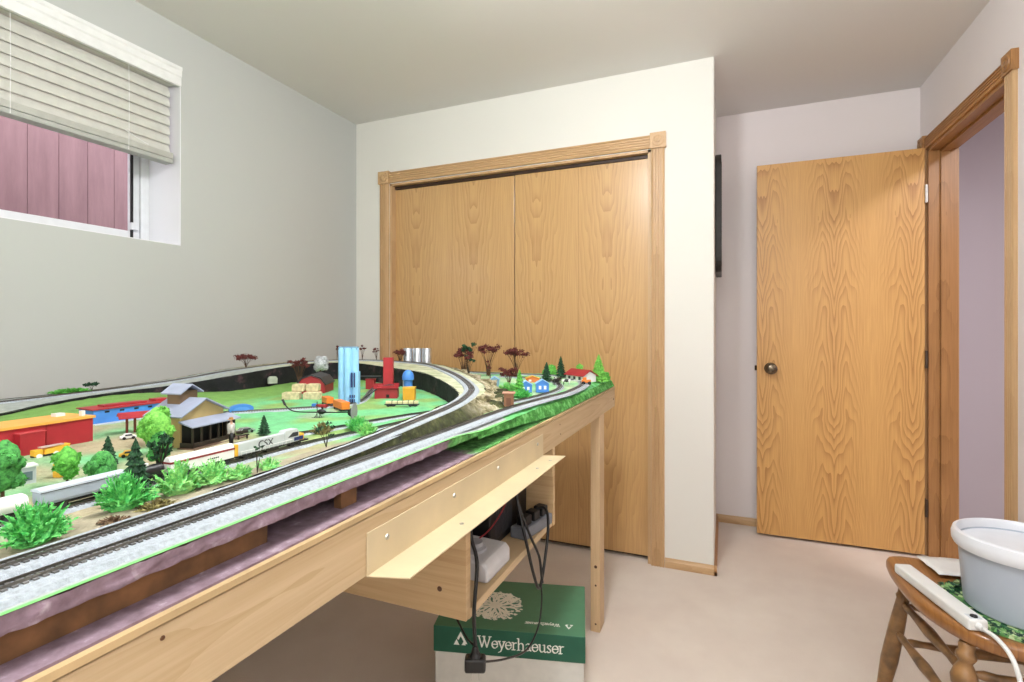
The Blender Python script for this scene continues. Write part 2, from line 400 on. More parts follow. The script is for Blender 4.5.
# doorway: jambs, stops, casings
w = MB().box(XR - .002, XR + .117, DY1 - .018, DY1, 0, DZ).box(XR - .002, XR + .117, DY0, DY0 + .018, 0, DZ).box(XR - .002, XR + .117, DY0, DY1, DZ - .018, DZ)
struct(w, 'trim_10', JAMB_OAK)
w = MB().box(XR + .045, XR + .08, DY1 - .030, DY1 - .018, 0, DZ - .018).box(XR + .045, XR + .08, DY0 + .018, DY0 + .030, 0, DZ - .018).box(XR + .045, XR + .08, DY0 + .03, DY1 - .03, DZ - .030, DZ - .018)
struct(w, 'trim_11', JAMB_OAK)
def casing_x(w, y0, y1, z0, z1, horiz):
    n = 4
    if horiz:
        pts = [(0, z0), (-.012, z0)]; wd_ = z1 - z0
        for k in range(n):
            c = z0 + wd_ * (k + 1) / (n + 1); r = wd_ * .07; pts += [(-.016, c - r), (-.011, c - r * .6), (-.011, c + r * .6), (-.016, c + r)]
        pts += [(-.012, z1), (0, z1)]
        w.prism([(XR + p[0], p[1]) for p in pts], y0, y1, 'y')
    else:
        pts = [(0, y0), (-.012, y0)]; wd_ = y1 - y0
        for k in range(n):
            c = y0 + wd_ * (k + 1) / (n + 1); r = wd_ * .07; pts += [(-.016, c - r), (-.011, c - r * .6), (-.011, c + r * .6), (-.016, c + r)]
        pts += [(-.012, y1), (0, y1)]
        w.prism([(XR + p[0], p[1]) for p in pts], z0, z1, 'z')
w = MB(); casing_x(w, 2.328, 2.390, 0, 2.045, False); struct(w, 'trim_12', TRIM_OAK_V)
w = MB(); casing_x(w, 3.191, 3.253, 0, 2.045, False); struct(w, 'trim_13', TRIM_OAK_V)
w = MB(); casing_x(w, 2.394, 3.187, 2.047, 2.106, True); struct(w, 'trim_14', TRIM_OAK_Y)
for k, y in enumerate((2.356, 3.224)):
    w = MB().box(XR - .022, XR, y - .036, y + .036, 2.045, 2.117)
    w.lathe((XR - .022, y, 2.081), [(.029, 0), (.027, .004), (.02, .004), (.018, .001), (.012, .001), (.010, .005), (0, .006)], 20, (-1, 0, 0))
    struct(w, 'trim_%d' % (15 + k), JAMB_OAK)
struct(MB().box(XR + .113, XR + .127, 3.19, 3.25, 0, 2.1).box(XR + .113, XR + .127, 2.33, 2.39, 0, 2.1), 'trim_17', TRIM_OAK_V)
struct(MB().box(XR + .03, XR + .06, DY0 + .018, DY0 + .0195, .865, .925), 'trim_18', M('strike_plate', (52, 46, 42), .35, .8))

# the open door
DA = math.atan2(3.158 - 3.168, .171 - .925)
dr = thing('oak_door', 'tall flat oak door standing open against the back wall', 'door', (.925, 3.150, .015), DA - PI)
dr['kind'] = 'structure'
dr.name = 'door_3'
# local: x runs from hinge (0) to latch (-0.757)
MB().box(-.757, 0, -.0005, .0345, 0, 2.03).build('door_slab', DOOR_OAK, dr, bevel=.0015)
def knob(side):
    s = -1 if side else 1; y = -.0005 if side else .0345
    w = MB(); w.lathe((-.690, y, .912), [(.0, 0), (.031, .0), (.032, .003), (.028, .007), (.014, .010), (.012, .026), (.015, .030), (.026, .036), (.030, .045), (.029, .055), (.022, .062), (.012, .064), (0, .064)], 28, (0, s, 0))
    o = w.build('door_knob', BRONZE, dr, smooth=True); return o
knob(True); knob(False)
MB().box(-.768, -.757, .010, .024, .898, .926).build('latch', M('dark_brass', (60, 48, 36), .35, .9), dr, bevel=.002)
for k, z in enumerate((.235, .975, 1.80)):
    m = M('white_hinge', (225, 224, 220), .4) if k == 2 else M('bronze_hinge', (92, 80, 70), .35, .7)
    w = MB().box(.006, .0085, -.012, .024, z - .042, z + .042)
    w.cyl((.004, -.006, z - .044), (.004, -.006, z + .044), .0055)
    for q in (-.028, 0, .028): w.cyl((.0075, .008, z + q), (.0055, .008, z + q), .003, seg=8)
    w.build('hinge', m, dr, label=('white hinge' if k == 2 else 'dark bronze hinge'))

# wall hung dark panel seen edge on
pf = thing('wall_mirror', 'black framed panel hanging on the side wall, seen edge-on', 'picture', (XC, 2.98, 1.735))
pts = []
hy, hz, r_ = .20, .302, .07
for cx_, cz_, a0 in ((hy - r_, hz - r_, 0), (-hy + r_, hz - r_, 90), (-hy + r_, -hz + r_, 180), (hy - r_, -hz + r_, 270)):
    for k in range(7): a = R(a0 + 15 * k); pts.append((cx_ + r_ * math.cos(a), cz_ + r_ * math.sin(a)))
MB().prism(pts, 0.001, .030, 'x').build('frame', M('black_frame', (34, 31, 30), .45), pf, bevel=.004)
MB().prism([(p[0] * .86, p[1] * .9) for p in pts], .030, .0315, 'x').build('panel', M('dark_panel', (58, 54, 52), .2), pf)

# ceiling fixture over the table, plus added fill fixtures behind and in the hall
for i, (lx, ly) in enumerate(LIGHTS):
    t = thing('ceiling_or_fill_light', ('round white ceiling light over the train table', 'added round white fill light behind the camera')[i], 'lamp', (lx, ly, H))
    MB().lathe((0, 0, 0), [(.0, 0), (.17, 0), (.175, -.012), (.168, -.03), (0, -.03)], 32).build('base', WHITE, t, smooth=True)
    MB().lathe((0, 0, -.03), [(.0, 0), (.155, 0), (.150, -.022), (.12, -.038), (0, -.044)], 32).build('diffuser', M('lamp_diffuser', (255, 250, 242), .4, var=0, emit=3), t, smooth=True)
t = thing('ceiling_or_fill_light', 'added round fill light out in the hallway', 'lamp', (1.55, 1.9, H))
MB().lathe((0, 0, 0), [(.0, 0), (.15, 0), (.15, -.015), (0, -.015)], 32).build('base', WHITE, t, smooth=True)
MB().lathe((0, 0, -.015), [(.0, 0), (.14, 0), (.13, -.02), (0, -.03)], 32).build('diffuser', M('lamp_diffuser', (255, 250, 242)), t, smooth=True)

fl_ = thing('added_fill_lamp', 'added white fill lamp standing behind the camera', 'lamp', (FILL_LAMP[0], FILL_LAMP[1], 0))
MB().lathe((0, 0, 0), [(0, 0), (.13, 0), (.13, .012), (.02, .022), (0, .022)], 32).build('base', METAL, fl_, smooth=True)
MB().cyl((0, 0, .02), (0, 0, 1.40), .010).build('pole', METAL, fl_, smooth=True)
MB().cyl((0, 0, 1.38), (0, 0, 1.405), .035, seg=20).build('socket', METAL, fl_, smooth=True)
# ------------------------------------------------------------------ railway table
TX0, TX1, TY0, TY1 = -1.908, -.430, -.62, 2.184
def sm(x): x = max(0, min(1, x)); return x * x * (3 - 2 * x)
def terrain(x, y):
    near = .940 - .020 * sm((-.585 - x) / .10)
    far = .940 - .009 * sm((y - 1.25) / .4) * sm((x + .64) / .14)
    k = sm((y - 1.15) / .12) * sm((x + .60 + .8 * max(0, y - 1.15)) / .05) if y < 2.0 else 1.0
    # far yard lies outside the loop
    out = 1.0 if outside(x, y) else 0.0
    z = far if out else near
    if x < -1.25: z += .011 * sm((-1.25 - x) / .25) * sm((1.25 - y) / .2)
    if x > -.475: z -= .010 * sm((x + .475) / .04) * sm((y - .8) / .15) * 1.2
    return z
FOOT = [(-.500, .42), (-.5005, .52), (-.501, .63), (-.503, .745), (-.505, .86), (-.506, .95), (-.507, 1.04), (-.515, 1.18), (-.67, 1.56), (-.85, 1.76), (-1.06, 1.96), (-1.33, 2.06), (-1.62, 2.10), (-1.80, 2.12)]
def outside(x, y):
    if y < 1.06: return False
    F = FOOT
    for (x0, y0), (x1, y1) in zip(F[6:], F[7:]):
        if y0 <= y <= y1: return x > x0 + (x1 - x0) * (y - y0) / (y1 - y0)
    return y > 2.12

tb = thing('train_table', 'long pine framed table carrying the model railway', 'table', (0, 0, 0))
w = MB().box(TX1 - .038, TX1, TY0, TY1, .8115, .8862); side = w.build('side_beam', PINE_Y, tb, bevel=.0015)
for (y, z) in ((.282, .876), (1.395, .866), (1.40, .838)): MB().lathe((TX1, y, z), [(0, 0), (.0022, 0), (.0019, .0006), (0, .0008)], 10, (1, 0, 0)).build('nail_head', M('nail_brown', (96, 60, 32), .5), side)
MB().lathe((TX1, 2.155, .845), [(0, 0), (.004, 0), (.0038, .001), (0, .0016)], 12, (1, 0, 0)).build('screw_head', BLACK, side)
MB().box(TX0, TX0 + .038, TY0, TY1, .8115, .8862).build('side_beam', PINE_Y, tb, bevel=.0015)
MB().box(TX0 + .038, TX1 - .038, TY1 - .038, TY1, .8115, .8862).build('end_beam', PINE_X, tb, bevel=.0015)
MB().box(TX0 + .038, TX1 - .038, TY0, TY0 + .038, .8115, .8862).build('end_beam', PINE_X, tb, bevel=.0015)
for y in (.25, .95, 1.6): MB().box(TX0 + .038, TX1 - .038, y, y + .038, .8115, .8862).build('cross_beam', PINE_X, tb)
MB().box(TX0, TX1 + .0015, TY0, TY1, .8885, .8950).build('plywood_top', M('plywood', (196, 168, 124), .6, scale=12), tb)
for (x, y) in ((TX1 - .036, 1.90), (TX0 + .002, 1.90), (TX1 - .036, -.55), (TX0 + .002, -.55)):
    lg = MB().box(x, x + .036, y, y + .075, 0, .8115).build('leg', PINE_Z, tb, bevel=.0015)
    if x > -1 and y > 0:
        for z in (.245, .175, .03): MB().lathe((x + .020, y, z), [(0, 0), (.006 if z > .2 else .004, 0), (0, .0008)], 12, (0, -1, 0)).build('knot', M('knot_brown', (84, 52, 28), .6), lg)
PURPLE = M('mauve_foam', (158, 136, 148), .9, var=.10, scale=40, bump=.4)
MB().box(-.50, -.466, TY0 + .02, .42, .8975, .925).box(-.475, -.463, .535, .565, .8975, .918).build('riser', M('brown_riser', (120, 84, 52), .8, var=.3), tb)
MB().box(-.56, -.52, TY0 + .02, 2.1, .8975, .925).build('riser', M('brown_riser', (120, 84, 52)), tb)
MB().box(TX0 + .05, TX0 + .09, TY0 + .02, 2.1, .8975, .925).build('riser', M('brown_riser', (120, 84, 52)), tb)
# upper foam slab with rough front
w = MB(); ny = 420; rows = 6; grid = []
for j in range(ny + 1):
    y = TY0 + .01 + (TY1 - .01 - TY0 - .01) * j / ny; row = []
    for i in range(rows + 1):
        z = .9245 + (min(.9395, terrain(-.4465, y) - .001) - .9245) * i / rows
        d = .0035 * mnoise.noise(Vector((y * 55, z * 90, 0))) + .002 * mnoise.noise(Vector((y * 160, z * 200, 4)))
        if i == 0: d -= .001
        row.append(w.bm.verts.new((-.4470 + d - .008 * sm((y - 1.05) / .15), y, z)))
    grid.append(row)
for j in range(ny):
    for i in range(rows): w._f([grid[j][i], grid[j + 1][i], grid[j + 1][i + 1], grid[j][i + 1]])
w.box(TX0 + .005, -.60, TY0 + .01, TY1 - .01, .898, .9125)
def foam_mat(name_, y0_):
    t = NT(name_); v = t.coord('Object', (1, 1, 1))
    sp = t.n.new('ShaderNodeSeparateXYZ'); t.L(v, sp.inputs[0])
    c = t.ramp(t.noise(v, 60, 4, .6), [(.3, rgb((120, 98, 108))), (.6, rgb((148, 126, 138))), (.74, rgb((186, 170, 180)))])
    gr = t.ramp(t.noise(v, 70, 4, .7), [(.35, rgb((52, 104, 44))), (.6, rgb((104, 178, 92))), (.75, rgb((170, 220, 160)))])
    fy = t.math('MULTIPLY', t.math('ADD', t.math('SUBTRACT', sp.outputs['Y'], y0_), t.math('MULTIPLY', t.noise(v, 25, 3), .12)), 30, clamp=True)
    t.col(t.mix(fy, c, gr)); t.b.inputs['Roughness'].default_value = .95; return t.m
w.build('upper_foam', foam_mat('rough_mauve_foam', .83), tb, smooth='all')

MB().box(TX0 + .01, -.4355, TY0 + .01, TY1 - .005, .8951, .8975).build('lower_foam', foam_mat('smooth_mauve_foam', .93), tb)
# scenery surface (one moulded, painted skin)
def ground_colour(x, y):
    n = mnoise.noise(Vector((x * 9, y * 9, 0))); n2 = mnoise.noise(Vector((x * 40, y * 40, 3)))
    mint = Vector((122, 205, 142)); olive = Vector((148, 184, 104)); tan = Vector((184, 172, 140)); grey = Vector((176, 178, 172)); green = Vector((96, 190, 92)); dgreen = Vector((52, 116, 48))
    c = mint.copy()
    if outside(x, y):
        c = mint.lerp(Vector((196, 226, 180)), sm(n + .6))
        if x > -.475: c = green.lerp(mint, sm(n2 + .5))
    else:
        c = mint.lerp(olive, sm((n + .1) * 2))
        if y < .95: c = c.lerp(tan, sm((.86 - y) / .2) * sm((n + .75)))
        if x > -.66: c = c.lerp(Vector((172, 162, 138)) if y < .75 else Vector((150, 178, 128)), sm((x + .70) / .06))
        if x > -.505: c = Vector((178, 182, 182))
        if x > -.452: c = Vector((128, 208, 118))
        if x < -1.28: c = c.lerp(Vector((128, 178, 88)), sm((-1.28 - x) / .1))
        if y > .95 and abs(x + .95 + (y - 1) * .25) < .03 and y < 1.2: c = c.lerp(grey, .5)
    return c * (1 + .10 * n2)
w = MB(); nx, ny = 170, 260; vs = []
cl = w.bm.loops.layers.color.new('paint')
for j in range(ny + 1):
    y = TY0 + .01 + (TY1 - .006 - TY0 - .01) * j / ny; row = []
    for i in range(nx + 1):
        f = i / nx; x = -.4465 - (1.903 - .4465) * (f ** 1.35)
        z = terrain(x, y) + .0022 * mnoise.noise(Vector((x * 30, y * 30, 1))) * sm((-.53 - x) / .03 if y < 1.1 else 1)
        row.append(w.bm.verts.new((x, y, z)))
    vs.append(row)
for j in range(ny):
    for i in range(nx):
        f = w._f([vs[j][i], vs[j][i + 1], vs[j + 1][i + 1], vs[j + 1][i]])
        for l in f.loops:
            c = ground_colour(l.vert.co.x, l.vert.co.y); l[cl] = (c[0] / 255, c[1] / 255, c[2] / 255, 1)
t = NT('painted_ground')
a = t.n.new('ShaderNodeVertexColor'); a.layer_name = 'paint'
v = t.coord('Object'); nz = t.ramp(t.noise(v, 180, 5, .7), [(.25, (.55, .55, .5, 1)), (.6, (1.0, 1.0, 1.0, 1))])
t.col(t.mix(.6, a.outputs[0], nz, 'MULTIPLY')); t.b.inputs['Roughness'].default_value = .9
t.bump(t.noise(v, 300, 4), .5, .002)
w.build('painted_ground', t.m, tb, smooth='all')
# green grassy bank hiding the foam edge at the far half
w = MB(); rows = 8; grid = []; ny = 260
for j in range(ny + 1):
    y = .90 + (TY1 - .004 - .90) * j / ny; row = []; k = sm((y - .90) / .55)
    for i in range(rows + 1):
        f = i / rows
        x = -.4440 + (.0120 * f) * k; z0 = terrain(-.4465, y) + .001; z = z0 + (.8978 - z0) * (f ** 1.2) * k - (1 - k) * .014 * f
        d = .0030 * mnoise.noise(Vector((y * 50, f * 5, 9))) + .0016 * mnoise.noise(Vector((y * 170, f * 16, 2)))
        row.append(w.bm.verts.new((x + d, y, z + d * .6)))
    grid.append(row)
for j in range(ny):
    for i in range(rows): w._f([grid[j][i], grid[j + 1][i], grid[j + 1][i + 1], grid[j][i + 1]])
t = NT('grass_flock'); v = t.coord('Object')
t.col(t.ramp(t.noise(v, 46, 5, .7), [(.32, rgb((40, 92, 36))), (.5, rgb((72, 150, 60))), (.66, rgb((130, 205, 120))), (.8, rgb((190, 226, 180)))]))
t.b.inputs['Roughness'].default_value = .95; t.bump(t.noise(v, 400, 4), .8, .003); FLOCK = t.m
w.build('grassy_bank', FLOCK, tb, smooth='all')

# embankment of the raised loop: stations = centre(x,y,z), inner(x,y), outer(x,y), foot(x,y)
ST = [((-.523, .42, .9455), (-.550, .42), (-.503, .42), (-.500, .42)),
      ((-.523, .52, .949), (-.550, .52), (-.503, .52), (-.5005, .52)),
      ((-.522, .63, .953), (-.550, .63), (-.504, .63), (-.501, .63)),
      ((-.530, .75, .957), (-.560, .75), (-.508, .745), (-.503, .745)),
      ((-.540, .87, .961), (-.570, .88), (-.517, .865), (-.505, .86)),
      ((-.550, .97, .964), (-.582, .98), (-.525, .96), (-.506, .95)),
      ((-.575, 1.09, .968), (-.602, 1.105), (-.545, 1.07), (-.507, 1.04)),
      ((-.642, 1.26, .972), (-.676, 1.232), (-.605, 1.275), (-.515, 1.18)),
      ((-.795, 1.48, .978), (-.862, 1.448), (-.760, 1.505), (-.67, 1.56)),
      ((-.946, 1.65, .984), (-1.02, 1.585), (-.91, 1.68), (-.85, 1.76)),
      ((-1.142, 1.85, .988), (-1.25, 1.70), (-1.11, 1.89), (-1.06, 1.96)),
      ((-1.36, 1.955, .991), (-1.44, 1.79), (-1.35, 2.00), (-1.33, 2.06)),
      ((-1.58, 1.955, .993), (-1.57, 1.79), (-1.62, 2.02), (-1.62, 2.10)),
      ((-1.715, 1.85, .992), (-1.635, 1.70), (-1.79, 1.97), (-1.80, 2.08)),
      ((-1.775, 1.68, .987), (-1.62, 1.50), (-1.885, 1.80), (-1.902, 1.92)),
      ((-1.775, 1.43, .976), (-1.60, 1.31), (-1.890, 1.50), (-1.903, 1.55)),
      ((-1.795, 1.26, .958), (-1.67, 1.215), (-1.890, 1.3), (-1.903, 1.3)),
      ((-1.825, 1.13, .946), (-1.73, 1.13), (-1.890, 1.14), (-1.903, 1.14)),
      ((-1.830, 1.02, .941), (-1.755, 1.02), (-1.890, 1.02), (-1.903, 1.02)),
      ((-1.820, .89, .939), (-1.72, .89), (-1.890, .89), (-1.903, .89)),
      ((-1.80, .76, .938), (-1.65, .76), (-1.890, .76), (-1.903, .76)),
      ((-1.79, .62, .938), (-1.55, .62), (-1.890, .6), (-1.903, .6)),
      ((-1.78, .3, .938), (-1.45, .3), (-1.890, .3), (-1.903, .3)),
      ((-1.78, -.1, .938), (-1.45, -.1), (-1.890, -.1), (-1.903, -.1)),
      ((-1.78, -.55, .938), (-1.45, -.55), (-1.890, -.55), (-1.903, -.55))]
NS = 10
Cc = bez([s[0] for s in ST], NS); Ii = bez([(s[1][0], s[1][1], s[0][2]) for s in ST], NS)
Oo = bez([(s[2][0], s[2][1], s[0][2]) for s in ST], NS); Ff = bez([(s[3][0], s[3][1], 0) for s in ST], NS)
def strip(w, A, B, n, fn=None, i0=0, i1=None):
    i1 = len(A) if i1 is None else i1; prev = None
    for j in range(i0, i1):
        row = []
        for i in range(n + 1):
            p = A[j].lerp(B[j], i / n)
            if fn: p = fn(p, j, i / n)
            row.append(w.bm.verts.new(p))
        if prev:
            for i in range(n): w._f([prev[i], prev[i + 1], row[i + 1], row[i]])
        prev = row
def jig(a, s): return lambda p, j, f: p + Vector((mnoise.noise(p * s), mnoise.noise(p * s + Vector((5, 5, 5))), .5 * mnoise.noise(p * s + Vector((9, 1, 4))))) * a * (1 if 0 < f < 1 else .25)
w = MB(); strip(w, Ii, Oo, 10, lambda p, j, f: p + Vector((0, 0, -.0015 + .0012 * mnoise.noise(p * 40))))
t = NT('cream_shoulder'); v = t.coord('Object')
t.col(t.ramp(t.noise(v, 26, 5, .6), [(.3, rgb((168, 176, 134))), (.55, rgb((206, 208, 176))), (.75, rgb((224, 224, 206)))]))
t.b.inputs['Roughness'].default_value = .9; t.bump(t.noise(v, 250, 4), .5, .002); SHOULDER = t.m
sq = t.n.new('ShaderNodeSeparateXYZ'); t.L(v, sq.inputs[0]); old = t.b.inputs['Base Color'].links[0].from_socket
fx = t.math('MULTIPLY', t.math('SUBTRACT', -1.50, sq.outputs['X']), 8, clamp=True); fx = t.math('MULTIPLY', fx, t.math('MULTIPLY', t.math('SUBTRACT', 1.7, sq.outputs['Y']), 4, clamp=True))
t.col(t.mix(fx, old, t.ramp(t.noise(v, 60, 4), [(.3, rgb((158, 166, 160))), (.7, rgb((186, 192, 186)))])))
w.build('embankment_top', SHOULDER, tb, smooth='all')
w = MB(); strip(w, Ii, [Vector((p.x, p.y, .914)) for p in Ii], 6, lambda p, j, f: p + Vector((.006 * mnoise.noise(p * 22), .006 * mnoise.noise(p * 22 + Vector((7, 0, 0))), 0)) * (1 if f < 1 else 0))
t = NT('black_rock_wall'); v = t.coord('Object')
t.col(t.ramp(t.noise(v, 16, 5, .65), [(.35, rgb((10, 11, 13))), (.58, rgb((24, 24, 28))), (.70, rgb((84, 56, 64))), (.82, rgb((66, 68, 70)))]))
t.b.inputs['Roughness'].default_value = .85; t.bump(t.noise(v, 90, 5), .6, .004)
w.build('retaining_wall', t.m, tb, smooth='all')
w = MB(); foot = [Vector((p.x, p.y, (terrain(p.x, p.y) if p.y < 1.06 else .936) - .001)) for p in Ff]
def rocky(p, j, f):
    q = p * 26; d = mnoise.noise(q) + .5 * mnoise.noise(q * 2.3)
    a = min(.022, .25 * max(0, Vector((Oo[j].x - Ff[j].x, Oo[j].y - Ff[j].y)).length - .004)) * math.sin(PI * f) ** .5 if Oo[j].x > -1.6 else 0.0
    return p + Vector((d, d, abs(d) * .9)) * a
strip(w, Oo, foot, 10, rocky)
t = NT('painted_rocks'); v = t.coord('Object')
vo = t.n.new('ShaderNodeTexVoronoi'); vo.inputs['Scale'].default_value = 38; t.L(v, vo.inputs['Vector'])
cc = t.ramp(t.noise(v, 34, 5, .7), [(.3, rgb((70, 60, 40))), (.42, rgb((120, 112, 74))), (.54, rgb((190, 180, 148))), (.66, rgb((236, 228, 208)))])
sp_ = t.n.new('ShaderNodeSeparateXYZ'); t.L(v, sp_.inputs[0])
moss = t.ramp(t.noise(v, 60, 5, .7), [(.32, rgb((34, 34, 20))), (.55, rgb((70, 76, 40))), (.75, rgb((128, 128, 84)))])
fy = t.math('MULTIPLY', t.math('SUBTRACT', sp_.outputs['Y'], .98), 6, clamp=True)
cc = t.mix(fy, moss, cc)
ed = t.ramp(vo.outputs['Distance'], [(.0, (1, 1, 1, 1)), (.6, (.75, .72, .66, 1))])
t.col(t.mix(.6, cc, ed, 'MULTIPLY')); t.b.inputs['Roughness'].default_value = .9; t.bump(vo.outputs['Distance'], .9, .006); ROCK = t.m
w.build('rocky_slope', ROCK, tb, smooth='all')
# pale block standing for light through a tunnel mouth in the black wall
w = MB()
pw = [(-.016, 0), (.016, 0), (.017, .018), (.012, .026), (-.010, .027), (-.016, .020)]
T = Matrix.Translation((-1.590, 1.455, .932)) @ Matrix.Rotation(R(64), 4, 'Z')
w.prism(pw, -.010, .002, 'y', T)
w.build('tunnel_light_block', SHOULDER, tb)

# ------------------------------------------------------------------ tracks
BALLAST = M('grey_ballast', (178, 186, 193), .85, var=.10, scale=220, bump=.6)
TIE = M('dark_sleepers', (112, 111, 109), .8, var=.2)
RAIL = M('nickel_rail', (120, 116, 108), .3, .9, var=.15, scale=8)
def track(name, label, pts, wi=.026, wo=.026, n=12, gauge=.009, tie=True, zoff=0.0, white=None):
    P = bez(pts, n) if len(pts) > 2 else [Vector(p) for p in pts]
    P = [p + Vector((0, 0, zoff)) for p in P]
    N = []
    for i, p in enumerate(P):
        d = (P[min(i + 1, len(P) - 1)] - P[max(i - 1, 0)]); d.z = 0; d.normalize(); N.append(Vector((d.y, -d.x, 0)))
    root = thing(name, label, 'railway track', tuple(P[0]))
    o = P[0].copy()
    def sweep(w, sec):
        prev = None
        for p, nn in zip(P, N):
            r = [w.bm.verts.new(p - o + nn * a + Vector((0, 0, b))) for a, b in sec]
            if prev:
                for k in range(len(sec)): w._f([prev[k], prev[(k + 1) % len(sec)], r[(k + 1) % len(sec)], r[k]])
            else: w._f(r[::-1])
            prev = r
        w._f(prev); return w
    sweep(MB(), [(-wi, -.004), (-wi + .003, 0), (wo - .003, 0), (wo, -.004)]).build('roadbed', white or BALLAST, root)
    for s in (-1, 1):
        g = s * gauge / 2
        sweep(MB(), [(g - .0008, .0010), (g - .0006, .0032), (g + .0006, .0032), (g + .0008, .0010)]).build('rail', RAIL, root)
    if tie:
        w = MB(); acc = 0; step = .0062
        for i in range(len(P) - 1):
            a, b = P[i], P[i + 1]; L = (b - a).length; s = acc
            while s < L:
                q = a.lerp(b, s / L) - o; nn = N[i]; ang = math.atan2(nn.y, nn.x)
                if (q + o).y > .05:
                    T = Matrix.Translation(q) @ Matrix.Rotation(ang, 4, 'Z')
                    w.box(-.0085, .0085, -.0016, .0016, -.0002, .0012, T)
                s += step
            acc = s - L
        w.build('sleepers', TIE, root, kind='stuff')
    return root
def tz_(x, y, dz=.0035): return (x, y, terrain(x, y) + dz)
track('railway_track', 'low single track running along the front edge and curving at the far end', [(-.4835, y, .944) for y in (-.55, .1, .5, .9, 1.1)] + [tz_(-.478, 1.22), tz_(-.470, 1.38), tz_(-.468, 1.55), tz_(-.472, 1.72), tz_(-.492, 1.88), tz_(-.54, 2.0), tz_(-.62, 2.06), tz_(-.76, 2.08), tz_(-.95, 2.085), tz_(-1.2, 2.12), tz_(-1.42, 2.14)], wo=.028, wi=.016)
track('railway_track', 'raised loop track climbing from the front and circling the farm', [(-.524, -.55, .9445), (-.524, .0, .9445), (-.524, .25, .9447)] + [(c.x, c.y, c.z + .0012) for c in [Vector(s[0]) for s in ST]][:-1], wo=.022, wi=.022, zoff=.0005)
track('railway_track', 'inner curved track beside the blue houses at the far end', [tz_(-.540, 1.16), tz_(-.512, 1.30), tz_(-.508, 1.5), tz_(-.522, 1.68), tz_(-.560, 1.80), tz_(-.63, 1.88), tz_(-.74, 1.93), tz_(-.86, 1.96)], wi=.014, wo=.014)
TRAINX = [(-.713, -.3), (-.713, .0), (-.713, .25), (-.714, .42), (-.716, .58), (-.712, .72), (-.700, .82), (-.682, .92), (-.662, 1.02), (-.655, 1.10)]
TZ = .9235
track('railway_track', 'track in front of the station with the train standing on it', [(x, y, TZ if y < .8 else max(TZ, terrain(x, y) + .0035)) for x, y in TRAINX], wi=.014, wo=.014)
track('railway_track', 'siding passing behind the fern bushes toward the flatcar', [tz_(-.83, .62), tz_(-.815, .72), tz_(-.79, .80), tz_(-.765, .89), tz_(-.745, .98), tz_(-.715, 1.08), tz_(-.69, 1.14)], wi=.012, wo=.014)
track('railway_track', 'pale track bending past the blue tower to the red mill', [tz_(-1.22, .86), tz_(-1.165, .93), tz_(-1.08, 1.02), tz_(-1.0, 1.12), tz_(-.985, 1.20), tz_(-1.03, 1.30), tz_(-1.13, 1.45), tz_(-1.20, 1.58)], wi=.010, wo=.012)

# ------------------------------------------------------------------ plants
def leafm(name, c, d):
    if name in _mc: return _mc[name]
    t = NT(name); v = t.coord('Object')
    t.col(t.ramp(t.noise(v, 190, 3, .7), [(.35, rgb(d)), (.62, rgb(c))])); t.b.inputs['Roughness'].default_value = .8
    _mc[name] = t.m; return t.m
BARK = M('twig_bark', (92, 66, 46), .9, var=.3)
G_BRIGHT = leafm('bright_green_foliage', (118, 206, 84), (64, 140, 48))
G_LIGHT = leafm('spring_green_foliage', (142, 214, 96), (88, 168, 60))
G_MID = leafm('mid_green_foliage', (88, 176, 84), (40, 104, 46))
G_DARK = leafm('dark_green_foliage', (44, 92, 56), (14, 40, 26))
G_FERN = leafm('mint_fern', (128, 222, 120), (56, 170, 84))
G_FERN2 = leafm('pale_fern', (176, 232, 140), (98, 196, 110))
RUSS = leafm('russet_foliage', (128, 58, 52), (58, 20, 24))
GREYL = leafm('grey_white_foliage', (222, 224, 226), (150, 154, 158))
def gz(x, y):
    return terrain(x, y) - .001
def conifer(name, label, x, y, h, r, mat, z=None, group=None, tiers=None):
    o = thing(name, label, 'tree', (x, y, gz(x, y) if z is None else z), random.uniform(0, 6), group)
    MB().cyl((0, 0, 0), (0, 0, h * .5), r * .12, r * .06, 7).build('trunk', BARK, o)
    w = MB(); n = tiers or 7
    for k in range(n):
        f = k / n; zz = h * (.12 + .84 * f); rr = r * (1 - f) ** .8 + .0008
        seg = 14; c = [w.bm.verts.new((0, 0, zz + h * .17))]
        ring = [w.bm.verts.new((rr * (1 + .28 * (-1) ** i * random.uniform(.4, 1)) * math.cos(2 * PI * i / seg), rr * (1 + .28 * (-1) ** i * random.uniform(.4, 1)) * math.sin(2 * PI * i / seg), zz + random.uniform(-.02, .02) * h)) for i in range(seg)]
        for i in range(seg): w._f([c[0], ring[i], ring[(i + 1) % seg]])
        w._f(ring[::-1])
    for _ in range(260):
        f = random.random(); zz = h * (.12 + .86 * f); rr = r * (1 - f) ** .85 * random.uniform(.7, 1.1); a = random.uniform(0, 2 * PI)
        w.leaf((rr * math.cos(a), rr * math.sin(a), zz), r * .16)
    w.build('foliage', mat, o); return o
